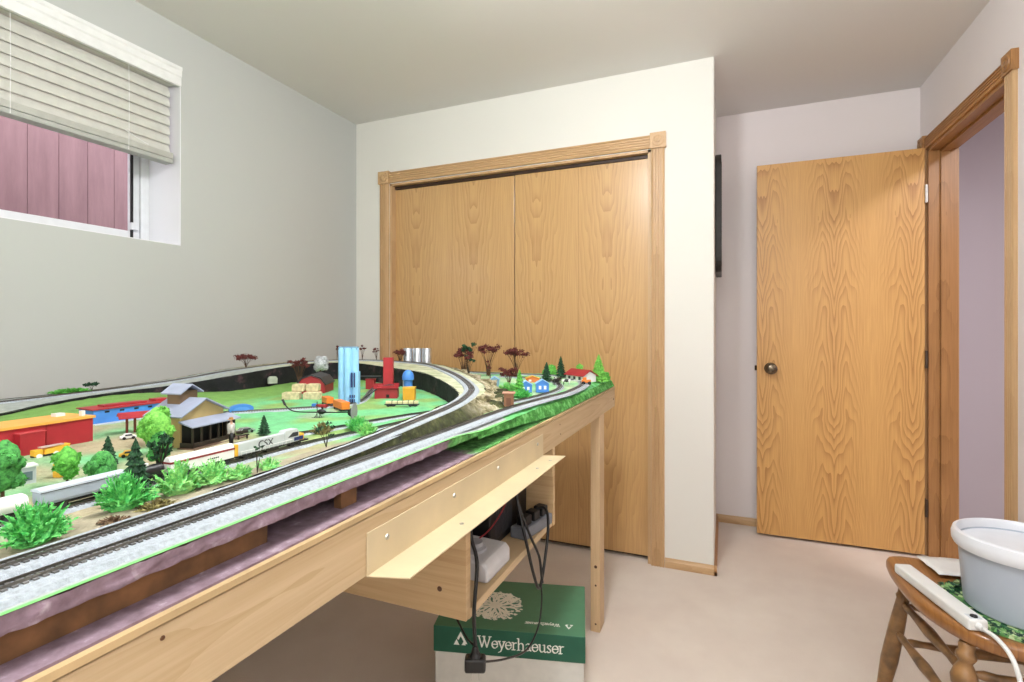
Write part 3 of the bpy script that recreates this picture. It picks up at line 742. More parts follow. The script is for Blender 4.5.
def leafy(name, label, x, y, h, rx, mat, z=None, clumps=9, size=.0035, n=60, dense=True, cone=0.0, low=.12):
    o = thing(name, label, 'tree', (x, y, gz(x, y) if z is None else z), random.uniform(0, 6))
    MB().cyl((0, 0, 0), (0, 0, h * .6), rx * .10, rx * .05, 7).build('trunk', BARK, o)
    w = MB(); cz = h * (1 + low) / 2; rz = h * (1 - low) / 2
    w.blob((0, 0, cz), (rx * .72, rx * .72, rz * .82), 3, .10, 2.2)
    for k in range(clumps):
        a = random.uniform(0, 2 * PI); e = random.uniform(-.85, .95); sc_ = math.sqrt(max(0, 1 - e * e)) * (1 - cone * (e + 1) / 2)
        p = (rx * .62 * sc_ * math.cos(a), rx * .62 * sc_ * math.sin(a), cz + rz * .72 * e); q = rx * random.uniform(.28, .42)
        w.blob(p, q, 2, .18, 2.5); w.leaves(p, (q, q, q), n, size, .9)
    w.build('foliage', mat, o, smooth='all'); return o
def fern(name, label, x, y, h, r, mat, n=70, z=None, rot=0, sx=1.0, cat='bush'):
    o = thing(name, label, cat, (x, y, gz(x, y) if z is None else z), rot)
    w = MB()
    for k in range(n):
        a = random.uniform(0, 2 * PI); e = random.uniform(.25, 1.0); L = random.uniform(.75, 1.1)
        d = Vector((math.cos(a) * (1 - e) * 1.7, math.sin(a) * (1 - e) * 1.7, e)).normalized()
        tip = Vector((d.x * r * L * 1.5 * sx, d.y * r * L * 1.5, d.z * h * L)); base = Vector((d.x * r * .35 * sx, d.y * r * .35, 0))
        mid = base.lerp(tip, .55) + Vector((0, 0, h * .10)); s_ = Vector((-d.y, d.x, random.uniform(-.6, .6))).normalized() * r * .13
        v = [w.bm.verts.new(p) for p in (base - s_ * .4, base + s_ * .4, mid + s_, tip, mid - s_)]; w._f(v)
        for q in (.35, .5, .65, .8):
            pm = base.lerp(tip, q) + Vector((0, 0, h * .06)); w.leaf(pm, r * .12)
    w.blob((0, 0, h * .18), (r * .7 * sx, r * .7, h * .28), 2, .25, 3); w.build('fronds', mat, o); return o
def airy(name, label, x, y, h, r, mat, z=None, flat=.45, n=220, trunks=3, size=.0036, cat='tree'):
    o = thing(name, label, cat, (x, y, gz(x, y) if z is None else z), random.uniform(0, 6))
    wt = MB(); w = MB(); cz = h * (1 - flat / 2 * .9); tk_ = min(1.0, h / .09)
    for k in range(trunks):
        b = Vector((random.uniform(-.1, .1) * r, random.uniform(-.1, .1) * r, 0))
        for j in range(5):
            a = random.uniform(0, 2 * PI); q = r * random.uniform(.25, .8); e = Vector((q * math.cos(a), q * math.sin(a), cz + random.uniform(-.25, .35) * flat * h))
            m = b.lerp(e, .5) * .8 + Vector((0, 0, h * .12)); wt.tube(bez([b, m, e], 3), [.0011 * tk_] * 3 + [.0008 * tk_] * 3 + [.0005 * tk_], 5)
            c = r * random.uniform(.22, .36); w.leaves(e, (c, c, c * .6), n // (trunks * 5), size, .3)
            w.blob(e, (c * .5, c * .5, c * .32), 1, .3, 3)
    wt.build('branches', BARK if mat is not G_DARK else M('dark_twigs', (58, 52, 42), .9), o); w.build('foliage', mat, o); return o

leafy('broadleaf_tree', 'big mid green tree at the left edge beside the white tank wagon', -.800, .335, .086, .024, G_MID, clumps=14)
leafy('broadleaf_tree', 'round green tree left of the dark conifer in front of the warehouse', -.835, .418, .056, .017, G_BRIGHT, clumps=10)
leafy('broadleaf_tree', 'green bushy tree right above the large fern', -.742, .410, .060, .020, G_MID, clumps=11)
leafy('broadleaf_tree', 'tall lime green egg shaped tree beside the grey roofed station', -.892, .575, .088, .028, G_LIGHT, clumps=16, n=80)
leafy('broadleaf_tree', 'ragged green tree in front of the lime green tree', -.800, .520, .058, .019, G_MID, clumps=10, cone=.5)
conifer('conifer_tree', 'small dark conifer between bush trees and red canopy', -.875, .491, .050, .0125, G_DARK)
conifer('conifer_tree', 'tall near-black conifer standing against the grey hopper wagon', -.672, .408, .078, .016, G_DARK)
airy('broadleaf_tree', 'loose dark leaved tree in front of station porch corner', -.730, .475, .068, .016, G_DARK, flat=.75, n=320, size=.004)
fern('fern_bush', 'largest bright green fern bush, nearest the left edge', -.572, .262, .040, .024, G_FERN, 150, rot=.2, sx=.85)
fern('fern_bush', 'second bright green fern bush, right of the largest one', -.600, .352, .042, .023, G_FERN, 150)
fern('fern_bush', 'pale green spiky bush in front of the white coach', -.600, .412, .040, .024, G_FERN2, 140)
fern('fern_bush', 'pale spiky bush trailing toward the locomotive', -.592, .452, .032, .019, G_FERN2, 110)
fern('grass_tuft', 'low yellow green grass tuft before the coach end', -.580, .480, .020, .016, G_FERN2, 80, cat='grass')
fern('grass_tuft', 'low grass tuft in front of the locomotive', -.580, .525, .018, .014, G_FERN2, 60, cat='grass')
airy('sapling', 'thin twiggy sapling in front of the locomotive nose', -.578, .505, .040, .012, G_DARK, flat=.6, n=24, trunks=1, size=.003)
airy('sapling', 'thin sapling with few dark leaves beside the main track', -.630, .690, .044, .020, G_DARK, flat=.7, n=40, trunks=1, size=.0032)
fern('moss_clump', 'olive moss clump between tracks and the pale bushes', -.566, .365, .010, .016, leafm('olive_moss', (150, 142, 84), (96, 84, 48)), 60, cat='bush')
fern('moss_clump', 'brown tuft beside the second fern bush', -.560, .320, .008, .012, leafm('brown_moss', (132, 106, 78), (84, 62, 44)), 50, cat='bush')
conifer('conifer_tree', 'small dark conifer alone on the green field', -.858, .765, .042, .0115, G_DARK)
fern('fern_bush', 'bright fern bush below the grey disc', -.722, .885, .034, .022, G_FERN, 110)
fern('fern_bush', 'bright fern bush by the raised track, right of the disc', -.655, .830, .030, .018, G_FERN2, 100)
fern('moss_clump', 'olive shrub left of the bright fern below the disc', -.765, .825, .026, .020, leafm('olive_moss', (150, 142, 84), (96, 84, 48)), 80)
ez = .984
airy('russet_tree', 'russet tree on the embankment at the left wall', -1.85, 1.56, .052, .050, RUSS, z=.979, n=420, size=.0042)
airy('russet_tree', 'russet tree with bare stems behind the hay bales', -1.50, 1.50, .112, .042, RUSS, z=.918, flat=.42, n=420, size=.0045)
airy('russet_tree', 'small russet sapling left of the pale blue silo top', -1.775, 2.02, .072, .016, RUSS, z=.99, n=110, size=.0045, trunks=1)
airy('russet_tree', 'small dark sapling right of the pale blue silo top', -1.665, 2.075, .082, .020, RUSS, z=.985, n=130, size=.0045, trunks=1)
airy('russet_tree', 'twin stemmed dark sapling in front of the white wall', -1.595, 2.095, .062, .022, RUSS, z=.985, n=110, size=.004, trunks=2)
airy('russet_tree', 'low russet tree behind the red tower', -1.450, 2.09, .066, .044, RUSS, z=.975, n=380, size=.0045)
airy('russet_tree', 'dark red tree cluster at the left end of the far trees', -.945, 1.790, .135, .048, RUSS, z=.938, n=420, size=.006, flat=.5)
airy('broadleaf_tree', 'slim dark green tree rising above the dark red cluster', -.925, 1.785, .155, .030, G_DARK, z=.938, n=300, size=.006, flat=.8, trunks=2)
airy('russet_tree', 'tall russet tree with flat crown, left of the door seam', -.925, 1.97, .135, .058, RUSS, z=.938, n=420, size=.0055, flat=.32)
airy('russet_tree', 'russet tree with flat crown standing at the door seam', -.815, 2.02, .118, .056, RUSS, z=.938, n=420, size=.0055, flat=.30)
airy('russet_tree', 'low round russet tree between blue hut and light green tree', -.690, 1.64, .068, .034, RUSS, z=.938, n=420, size=.005, flat=.6)
airy('russet_tree', 'thin russet sapling right of the dark red cluster', -.835, 1.80, .085, .014, RUSS, z=.938, n=90, size=.0045, trunks=1, flat=.7)
conifer('conifer_tree', 'light green slender tree behind the bright fern at far yard', -.555, 1.40, .080, .018, G_BRIGHT, z=.937)
fern('fern_bush', 'bright fern bush beside the blue houses', -.535, 1.37, .030, .026, G_FERN, 120, z=.937)
fern('fern_bush', 'pale green shrub below the low round russet tree', -.645, 1.52, .030, .034, G_FERN2, 110, z=.937)
conifer('conifer_tree', 'dark conifer right behind the blue houses', -.620, 1.84, .076, .020, G_DARK, z=.938)
conifer('conifer_tree', 'tall dark conifer left of the red roofed building', -.622, 2.03, .092, .021, G_DARK, z=.936)
leafy('broadleaf_tree', 'small lime bush behind the red roofed building', -.575, 2.15, .055, .020, G_LIGHT, z=.935)
conifer('conifer_tree', 'tallest bright green tree at the far right table corner', -.462, 2.02, .118, .034, G_LIGHT, z=.918, tiers=9)
leafy('broadleaf_tree', 'rounded green bush at the very end of the table', -.452, 2.11, .068, .018, G_BRIGHT, z=.900)
leafy('broadleaf_tree', 'soft green hump behind the dark conifers', -.70, 2.12, .040, .045, G_BRIGHT, z=.932)
airy('shrub', 'tiny dark shrub on the grey strip by the left wall', -1.868, 1.00, .028, .022, G_DARK, z=.939, n=260, trunks=2, size=.004, cat='bush')
fern('moss_clump', 'low green moss on the grey strip by the left wall', -1.872, .945, .014, .040, G_BRIGHT, 120, z=.939)
leafy('white_tree', 'frosty white round tree behind the red barn', -1.525, 1.64, .075, .034, GREYL, z=.955, clumps=12)

# ------------------------------------------------------------------ buildings & vehicles
def pm(name, c, rough=.5, **k): return M('plastic_' + name, c, rough, var=.05, **k)
REDP, DRED, BLUEP, SKYP, ORP, YEL = pm('red', (168, 42, 50)), pm('deep_red', (150, 28, 36)), pm('blue', (72, 136, 216)), pm('sky', (150, 204, 244)), pm('orange', (238, 128, 44)), pm('yellow', (240, 184, 58))
ROOFG, TANW, DBR, CRM, DGR = pm('roof_grey', (158, 166, 186)), pm('tan_wall', (196, 172, 116)), pm('dark_brown', (50, 42, 34)), pm('cream', (232, 216, 174)), pm('dark_grey', (52, 54, 60))
LGR, WHP, SILV = pm('light_grey', (200, 205, 210)), pm('white', (240, 240, 238)), M('silver_tank', (205, 210, 216), .25, .9, var=.03)
def gable(w, x0, x1, y0, y1, z0, z1, th, axis='x', over=.003):
    """gable roof slabs; ridge along axis"""
    if axis == 'x':
        m = (y0 + y1) / 2; a, b = y0 - over, y1 + over
        w.prism([(a, z0 - over * .6), (m, z1), (b, z0 - over * .6), (b, z0 - over * .6 + th), (m, z1 + th), (a, z0 - over * .6 + th)], x0 - over, x1 + over, 'x')
    else:
        m = (x0 + x1) / 2; a, b = x0 - over, x1 + over
        w.prism([(a, z0 - over * .6), (m, z1), (b, z0 - over * .6), (b, z0 - over * .6 + th), (m, z1 + th), (a, z0 - over * .6 + th)], y0 - over, y1 + over, 'y')
# red warehouse with orange roof, with lower red blocks
def rot_to(p, q): return math.atan2(q[1] - p[1], q[0] - p[0])
wh = thing('warehouse', 'long red warehouse with bright orange roof at the left', 'building', (-1.115, .600, gz(-1.11, .6)), rot_to((0, 0), (.02, -.3)))
MB().box(0, .36, -.075, 0.0, 0, .046).build('wall', REDP, wh, bevel=.0006)
MB().prism([(-.003, -.080), (.363, -.080), (.363, .003), (-.003, .003)], .046, .0505).build('roof', pm('amber_roof', (246, 176, 82)), wh)
MB().box(.075, .0765, -.0005, .0008, 0, .046).box(.17, .1715, -.0005, .0008, 0, .046).build('panel_joint', DRED, wh)
MB().box(.02, .035, -.06, -.045, .05, .056).box(.006, .012, -.02, -.012, .05, .06).build('chimney', WHP, wh)
rb = thing('shed', 'plain red block shed in front of the long warehouse', 'building', (-1.092, .480, gz(-1.09, .5)), R(5))
MB().prism([(-.066, 0), (0, 0), (0, .036), (-.066, .036)], 0, .037).build('wall', REDP, rb, bevel=.0008)
MB().prism([(-.068, -.001), (.001, -.001), (.001, .038), (-.068, .038)], .037, .0385).build('roof', pm('rose_roof', (196, 74, 78)), rb)
rb = thing('shed', 'low red shed at the left edge beside the red block', 'building', (-1.07, .430, gz(-1.09, .5)), R(5))
MB().box(-.05, 0, 0, .030, 0, .020).build('wall', REDP, rb, bevel=.0008)
MB().box(-.052, .002, -.001, .031, .02, .0212).build('roof', pm('rose_roof', (196, 74, 78)), rb)
# blue factory
bf = thing('factory', 'low blue factory with stepped red roof and small dark windows', 'building', (-1.300, .700, gz(-1.3, .8)), rot_to((-1.30, .70), (-1.285, .88)))
MB().box(0, .20, 0, .065, 0, .033).build('wall', BLUEP, bf, bevel=.0005)
MB().prism([(-.004, -.003), (.204, -.003), (.204, .068), (-.004, .068)], .033, .0355).box(.03, .12, .02, .05, .0355, .0395).box(.14, .17, .02, .05, .0355, .041).build('roof', REDP, bf)
for k in range(6): MB().box(.022 + k * .03, .031 + k * .03, -.0008, .0, .0250, .0290).build('window', BLACK, bf)
MB().box(-.002, .202, -.012, 0, -.001, .0025).build('plinth', LGR, bf)
# red canopy
ca = thing('canopy', 'red canopy on brown posts in front of the blue factory', 'shelter', (-1.135, .672, gz(-1.13, .68)), R(65))
for (x, y) in ((0, 0), (.014, .006)): MB().cyl((x, y, 0), (x, y, .036), .0024, seg=8).build('post', pm('brown_post', (120, 56, 40)), ca)
w = MB(); gable(w, -.012, .052, -.018, .026, .035, .042, .002); w.build('roof', REDP, ca)
# station
stn = thing('station', 'tan station house with grey gable roof, cupola and dark porch', 'building', (-.902, .622, gz(-.9, .66)), rot_to((-.904, .626), (-.919, .723)))
Ls = .100; Ds = .066; stn.scale = (1, 1, 1.17)
MB().prism([(0, 0), (Ls, 0), (Ls, .052), (Ls / 2, .072), (0, .052)], 0, Ds, 'y').build('wall', TANW, stn, bevel=.0004)
w = MB(); gable(w, 0, Ls, -.004, Ds + .004, .0515, .0715, .002, 'y', .006); w.build('roof', ROOFG, stn)
w = MB().box(.028, .068, .030, .058, .062, .084); w.build('cupola', pm('cupola_brown', (120, 96, 70)), stn)
w = MB(); gable(w, .028, .068, .027, .061, .0835, .0935, .002, 'y', .006); w.build('cupola_roof', ROOFG, stn)
w = MB().prism([(-.001, .0400), (-.032, .0330), (-.032, .0350), (-.001, .0425)], -.004, Ls + .010, 'x'); w.build('porch_roof', ROOFG, stn)
w = MB().box(0, Ls, -.028, -.026, 0, .009).box(.0, .002, -.028, 0, 0, .009)
w.box(Ls - .002, Ls, -.028, 0, 0, .034)
for k in range(6): w.box(k * (Ls - .003) / 5, k * (Ls - .003) / 5 + .003, -.028, -.025, 0, .034)
w.build('porch_screen', DBR, stn)
MB().box(.004, Ls - .004, -.0012, 0, 0, .038).build('porch_interior', BLACK, stn)
MB().box(-.006, Ls + .02, -.040, 0, -.002, .0018).build('platform', pm('platform_brown', (110, 84, 66)), stn)
# kiosk, crates
kk = thing('kiosk', 'small pale grey kiosk between the left trees', 'building', (-.886, .388, gz(-.886, .39)), R(80))
MB().box(0, .018, 0, .018, 0, .024).build('wall', LGR, kk)
MB().box(-.002, .020, -.002, .020, .024, .0265).build('roof', WHP, kk)
MB().box(.004, .014, -.0008, 0, .006, .018).build('window', pm('smoky_window', (104, 120, 130)), kk)
cr = MB().box(0, .012, 0, .012, 0, .020).build('crate', YEL, bevel=.0008, loc=(-.895, .430, gz(-.9, .43)), rot=.3); tag(cr, 'yellow upright crate beside the pale kiosk', 'crate')
def wheels(root, xs, y0, y1, r, mat=BLACK):
    for x in xs:
        for y in (y0, y1): MB().cyl((x, y - .001, r), (x, y + .001, r), r, seg=12).build('wheel', mat, root)
def car(label, x, y, rot, mat, L=.028, W=.012, name='car'):
    o = thing(name, label, 'car', (x, y, gz(x, y) + .0008), rot)
    MB().prism([(0, .002), (L, .002), (L, .006), (L * .8, .0068), (L * .7, .0105), (L * .28, .0105), (L * .18, .0068), (0, .006)], 0, W, 'y').build('body', mat, o, bevel=.0008)
    MB().prism([(L * .26, .0068), (L * .74, .0068), (L * .68, .0100), (L * .30, .0100)], -.0003, W + .0003, 'y').build('glass', DGR, o)
    wheels(o, (L * .22, L * .78), 0.0, W, .0028); return o
car('tiny yellow car behind the dark conifers', -.925, .535, R(60), YEL)
car('tiny silver car parked behind the station figure', -.915, .752, R(75), SILV, L=.036, W=.016)
car('tiny white car by the corner of the red warehouse', -1.075, .625, R(70), WHP, L=.026)
dt = thing('dump_truck', 'yellow dump truck in front of the red shed', 'truck', (-1.045, .492, gz(-1.04, .49)), R(95))
MB().prism([(0, .006), (.034, .006), (.038, .017), (0, .013)], 0, .014, 'y').build('tipper', YEL, dt)
MB().box(-.014, -.002, .001, .013, .004, .015).build('cab', YEL, dt, bevel=.0008)
MB().box(-.014, .034, .002, .012, .003, .006).build('chassis', DGR, dt)
MB().box(-.004, .03, .003, .011, .0165, .0185).build('load', pm('pinkish_load', (196, 176, 172)), dt)
wheels(dt, (-.008, .016, .027), 0.0, .014, .0042, WHP)
# man figurine
def figurine(label, x, y, h, rot, coat, legs, hat, z=None):
    o = thing('person_figurine', label, 'figurine', (x, y, gz(x, y) if z is None else z), rot); k = h / 1.75
    V = [(0, 0, .92), (0, 0, 1.18), (0, 0, 1.42), (0, 0, 1.52), (0, 0, 1.66),
         (.20, 0, 1.42), (.27, .03, 1.15), (.24, .10, .92), (-.20, 0, 1.42), (-.28, .03, 1.17), (-.22, .14, .95),
         (.10, 0, .86), (.12, .02, .48), (.12, 0, .06), (.12, .14, .03), (-.10, 0, .86), (-.12, -.02, .48), (-.13, 0, .06), (-.13, .14, .03)]
    E_ = [(0, 1), (1, 2), (2, 3), (3, 4), (2, 5), (5, 6), (6, 7), (2, 8), (8, 9), (9, 10), (0, 11), (11, 12), (12, 13), (13, 14), (0, 15), (15, 16), (16, 17), (17, 18)]
    Rr = [.16, .17, .17, .06, .11, .075, .06, .05, .075, .06, .05, .10, .075, .055, .045, .10, .075, .055, .045]
    me = bpy.data.meshes.new('body'); me.from_pydata([Vector(v) * k for v in V], E_, []); me.materials.append(pm('skin', (206, 160, 128)))
    b = bpy.data.objects.new('body', me); COL.objects.link(b); b.parent = o
    sk = b.modifiers.new('skin', 'SKIN')
    for i, r in enumerate(Rr): me.skin_vertices[0].data[i].radius = (r * k, r * k)
    me.skin_vertices[0].data[0].use_root = True
    b.modifiers.new('sub', 'SUBSURF').levels = 1
    MB().lathe((0, 0, 0), [(.0, .84 * k), (.20 * k, .84 * k), (.19 * k, 1.0 * k), (.215 * k, 1.3 * k), (.20 * k, 1.44 * k), (.08 * k, 1.51 * k), (0, 1.51 * k)], 14).tube([(.20 * k, 0, 1.41 * k), (.275 * k, .03 * k, 1.15 * k), (.245 * k, .09 * k, .97 * k)], [.095 * k, .08 * k, .07 * k], 8).tube([(-.20 * k, 0, 1.41 * k), (-.285 * k, .03 * k, 1.17 * k), (-.225 * k, .13 * k, .99 * k)], [.095 * k, .08 * k, .07 * k], 8).build('coat', coat, o, smooth='all')
    MB().tube([(.10 * k, 0, .90 * k), (.12 * k, .02 * k, .48 * k), (.12 * k, 0, .07 * k)], [.125 * k, .095 * k, .08 * k], 8).tube([(-.10 * k, 0, .90 * k), (-.12 * k, -.02 * k, .48 * k), (-.13 * k, 0, .07 * k)], [.125 * k, .095 * k, .08 * k], 8).build('trousers', legs, o, smooth='all')
    MB().lathe((0, 0, 1.70 * k), [(0, 0), (.20 * k, 0), (.20 * k, .02 * k), (.12 * k, .03 * k), (.11 * k, .13 * k), (0, .14 * k)], 14).build('hat', hat, o, smooth=True)
    return o
figurine('large figurine in pale coat, dark trousers and tan hat beside the station', -.830, .668, .052, R(150), pm('pale_coat', (206, 204, 200)), BLACK, pm('tan_hat', (196, 150, 84)))
figurine('small white figurine standing behind the blue houses', -.72, 1.72, .040, R(100), WHP, LGR, WHP, z=.938)
tr = thing('picnic_bench', 'dark low bench beside the pale coated figurine', 'bench', (-.868, .712, gz(-.87, .71)), R(70))
MB().box(0, .022, 0, .006, .008, .0095).build('seat', DBR, tr); MB().box(0, .022, .006, .0075, .012, .017).build('backrest', DBR, tr)
for x in (.002, .018): MB().box(x, x + .002, .001, .0055, 0, .008).build('leg', DBR, tr)

# train
def wagon(root, L, W, h0=.004):
    for x in (L * .18, L * .82):
        b = MB().box(x - .012, x + .012, W * .22, W * .78, .002, .006).build('bogie', BLACK, root)
        for dx in (-.007, .007): MB().cyl((x + dx, W * .18, .0035), (x + dx, W * .82, .0035), .0034, seg=10).build('wheelset', DGR, b)
Wt = .019
def train_thing(name, label, cat, y0, L, yend=None):
    o = thing(name, label, cat, (-.7135 + Wt / 2, y0, TZ + .0018), R(90)); return o
GREYL_P = pm('loco_grey', (198, 206, 206)); NAVY = pm('navy', (36, 50, 110))
# text helper: builtin font outlines turned into mesh
def text_mesh(s, size, mat, name, parent, M4, ext=.0003):
    c = bpy.data.curves.new(name, 'FONT'); c.body = s; c.size = size; c.extrude = ext; c.align_x = 'LEFT'
    tmp = bpy.data.objects.new(name, c); COL.objects.link(tmp)
    dg = bpy.context.evaluated_depsgraph_get(); me = bpy.data.meshes.new_from_object(tmp.evaluated_get(dg))
    bpy.data.objects.remove(tmp); me.name = name; me.transform(M4); me.materials.clear(); me.materials.append(mat)
    o = bpy.data.objects.new(name, me); COL.objects.link(o); o.parent = parent; return o
lo = train_thing('diesel_locomotive', 'grey and white diesel locomotive with yellow ends and dark lettering', 'locomotive', .577, .150)
L = .150
MB().box(.004, L * .66, .0035, Wt - .0035, .008, .0270).prism([(L * .64, .008), (L * .86, .008), (L * .86, .026), (L * .83, .0310), (L * .66, .0310), (L * .64, .0275)], .002, Wt - .002, 'y').build('body', GREYL_P, lo, bevel=.0008)
MB().box(L * .86, L * .95, .004, Wt - .004, .008, .020).build('nose', YEL, lo, bevel=.0008)
MB().box(-.002, .005, .003, Wt - .003, .006, .0265).build('rear_end', YEL, lo, bevel=.0008)
MB().prism([(L * .69, .018), (L * .84, .018), (L * .84, .025), (L * .76, .0255)], -.0 + .0015, Wt - .0015, 'y').build('cab_window', DGR, lo)
MB().box(L * .78, L * .92, .0018, Wt - .0018, .010, .016).build('cab_stripe', NAVY, lo)
MB().box(-.002, L, .001, Wt - .001, .0060, .0085).build('running_board', BLACK, lo)
w = MB()
for k in range(12): w.cyl((L * .06 + k * .009, .0012, .008), (L * .06 + k * .009, .0012, .014), .0004, seg=4)
w.tube([(L * .05, .0012, .014), (L * .75, .0012, .014)], .0005, 4); w.build('handrail', WHP, lo)
MB().box(.06, .085, .004, Wt - .004, .0015, .0062).build('fuel_tank', BLACK, lo)
wagon(lo, L, Wt)
text_mesh('CSX', .0165, DGR, 'lettering', lo, Matrix.Translation((.042, .0030, .0128)) @ Matrix.Rotation(PI / 2, 4, 'X'))
co = train_thing('passenger_coach', 'white coach with a dark red stripe behind the locomotive', 'wagon', .474, .100); L = .100
MB().prism([(.002, .008), (Wt - .002, .008), (Wt - .002, .0245), (Wt - .006, .0295), (.006, .0295), (.002, .0245)], 0, L, 'x').build('body', WHP, co, bevel=.0006)
MB().box(-.0004, L + .0004, .0016, Wt - .0016, .0205, .0232).build('stripe', pm('maroon', (136, 30, 40)), co)
MB().box(.0, L, .003, Wt - .003, .0055, .008).build('chassis', BLACK, co); wagon(co, L, Wt)
w = MB()
for k in range(6): w.box(.055 + k * .0032, .0572 + k * .0032, .0016, .0022, .0140, .0158)
w.build('number_marks', DGR, co)
tk = train_thing('tank_wagon', 'black tank wagon with white round end behind the coach', 'wagon', .424, .045); L = .045
MB().lathe((.001, Wt / 2, .0165), [(0, 0), (.006, .0008), (.0088, .004), (.0088, .039), (.006, .0422), (0, .043)], 20, (1, 0, 0)).build('tank', BLACK, tk, smooth=True)
MB().lathe((-.0005, Wt / 2, .0165), [(0, 0), (.0062, .0006), (.0094, .0035), (.0094, .010), (0, .010)], 20, (1, 0, 0)).build('end_cap', LGR, tk, smooth=True)
MB().cyl((.022, Wt / 2, .025), (.022, Wt / 2, .028), .003).build('dome', WHP, tk)
MB().box(0, L, .004, Wt - .004, .0055, .008).build('chassis', BLACK, tk); wagon(tk, L, Wt)
hp = train_thing('hopper_wagon', 'long blue grey hopper wagon with flat roof among the green trees', 'wagon', .328, .088); L = .088
MB().prism([(.001, .012), (.004, .008), (Wt - .004, .008), (Wt - .001, .012), (Wt - .001, .023), (.001, .023)], 0, L, 'x').build('body', pm('hopper_grey', (170, 182, 196)), hp, bevel=.0005)
MB().prism([(.000, .0238), (Wt, .0238), (Wt, .026), (Wt - .005, .0275), (.005, .0275), (0, .026)], -.001, L + .001, 'x').build('roof', pm('hopper_roof', (206, 216, 228)), hp)
MB().box(0, L, .0005, Wt - .0005, .0229, .0240).build('roof_gap', DGR, hp)
MB().box(0, L, .003, Wt - .003, .0055, .0085).build('chassis', BLACK, hp); wagon(hp, L, Wt)
wt = train_thing('tank_wagon', 'white tank wagon at the extreme left of the train', 'wagon', .250, .070); L = .070
MB().lathe((.001, Wt / 2, .0175), [(0, 0), (.007, .0008), (.0095, .004), (.0095, .064), (.007, .0672), (0, .068)], 20, (1, 0, 0)).build('tank', WHP, wt, smooth=True)
MB().cyl((.035, Wt / 2, .026), (.035, Wt / 2, .030), .0032).build('dome', WHP, wt)
MB().box(0, L, .004, Wt - .004, .0055, .009).build('chassis', BLACK, wt); wagon(wt, L, Wt)

# farm & industry inside the loop
HAY = M('hay_bale', (216, 200, 160), .95, var=.15, scale=90, bump=.8)
hz_ = gz(-1.2, 1.22)
for i, (x, y, zz, lab) in enumerate(((-1.235, 1.205, 0, 'cream hay bale, lower left of the stack'), (-1.178, 1.232, 0, 'cream hay bale, lower right of the stack'),
                                    (-1.228, 1.228, .0235, 'cream hay bale, upper left of the stack'), (-1.188, 1.246, .0235, 'cream hay bale, upper right of the stack'))):
    wdt = .026 if zz == 0 else .019
    w = MB().prism([(-wdt, .002), (-wdt + .003, 0), (wdt - .003, 0), (wdt, .002), (wdt, .021), (wdt - .004, .0235), (-wdt + .004, .0235), (-wdt, .021)], -.013, .013, 'y')
    o = w.build('hay_bale', HAY, bevel=.005, loc=(x, y, hz_ + zz), rot=R(25)); tag(o, lab, 'hay bale', 'hay bales on the farm')
bn = thing('barn', 'red barn with black gambrel roof beside the pale blue silos', 'building', (-1.325, 1.315, gz(-1.25, 1.33)), R(28))
gp = [(-.045, 0), (.045, 0), (.045, .030), (.030, .050), (0, .060), (-.030, .050), (-.045, .030)]
MB().prism(gp, 0, .12, 'y', Matrix.Translation((.045, 0, 0))).build('wall', REDP, bn)
rp = [(-.048, .029), (-.031, .0515), (0, .0625), (.031, .0515), (.048, .029), (.050, .031), (.0325, .0545), (0, .066), (-.0325, .0545), (-.050, .031)]
MB().prism(rp, -.003, .123, 'y', Matrix.Translation((.045, 0, 0))).build('roof', DGR, bn)
MB().box(.0895, .0912, .01, .03, 0, .02).build('door', DRED, bn)
si = thing('silo', 'tall pale blue triple tube silo with dark slots', 'silo', (-1.006, 1.190, gz(-1.0, 1.19)), R(22))
for k, dx in enumerate((-.018, 0, .018)):
    MB().lathe((dx, abs(dx) * .3, 0), [(0, 0), (.0115, 0), (.0115, .160), (.0105, .163), (0, .163)], 20).build('tube', SKYP, si, smooth=True)
MB().box(-.027, .027, -.004, .016, .157, .1665).build('cap', pm('sky_cap', (116, 156, 186)), si, bevel=.001)
w = MB()
for dx in (.014, .022):
    w.box(dx - .0018, dx + .0018, -.0115, -.009 + .002, .050, .092)
for dx in (.010, .016, .022):
    for zz in (.008, .020): w.box(dx - .0012, dx + .0012, -.0125, -.008, zz, zz + .008)
w.build('slot', NAVY, si)
MB().box(.018, .033, -.010, .010, 0, .095).build('side_tower', SKYP, si, bevel=.001)
# box trailers
def boxtruck(label, x, y, rot, L, W, hh, mat, cab=None):
    o = thing('box_trailer', label, 'trailer', (x, y, gz(x, y)), rot)
    MB().box(0, L, 0, W, .006, hh).build('box', mat, o, bevel=.0008); MB().box(0, L, .002, W - .002, .004, .006).build('chassis', DGR, o)
    wheels(o, (L * .12, L * .75, L * .88), .001, W - .001, .0035)
    return o
boxtruck('orange box trailer in front of the pale blue silos, left one', -1.080, 1.165, R(-32), .05, .020, .023, ORP)
boxtruck('orange box trailer right of the grey disc', -.985, 1.105, R(-32), .075, .022, .025, ORP)
tk2 = thing('pickup_truck', 'small red truck with blue cab left of the orange trailers', 'truck', (-1.035, 1.078, gz(-1.0, 1.1)), R(20))
MB().box(.012, .040, 0, .013, .004, .012).build('bed', REDP, tk2, bevel=.0006); MB().box(0, .012, 0, .013, .004, .014).build('cab', BLUEP, tk2, bevel=.0008); wheels(tk2, (.006, .030), 0, .013, .003)
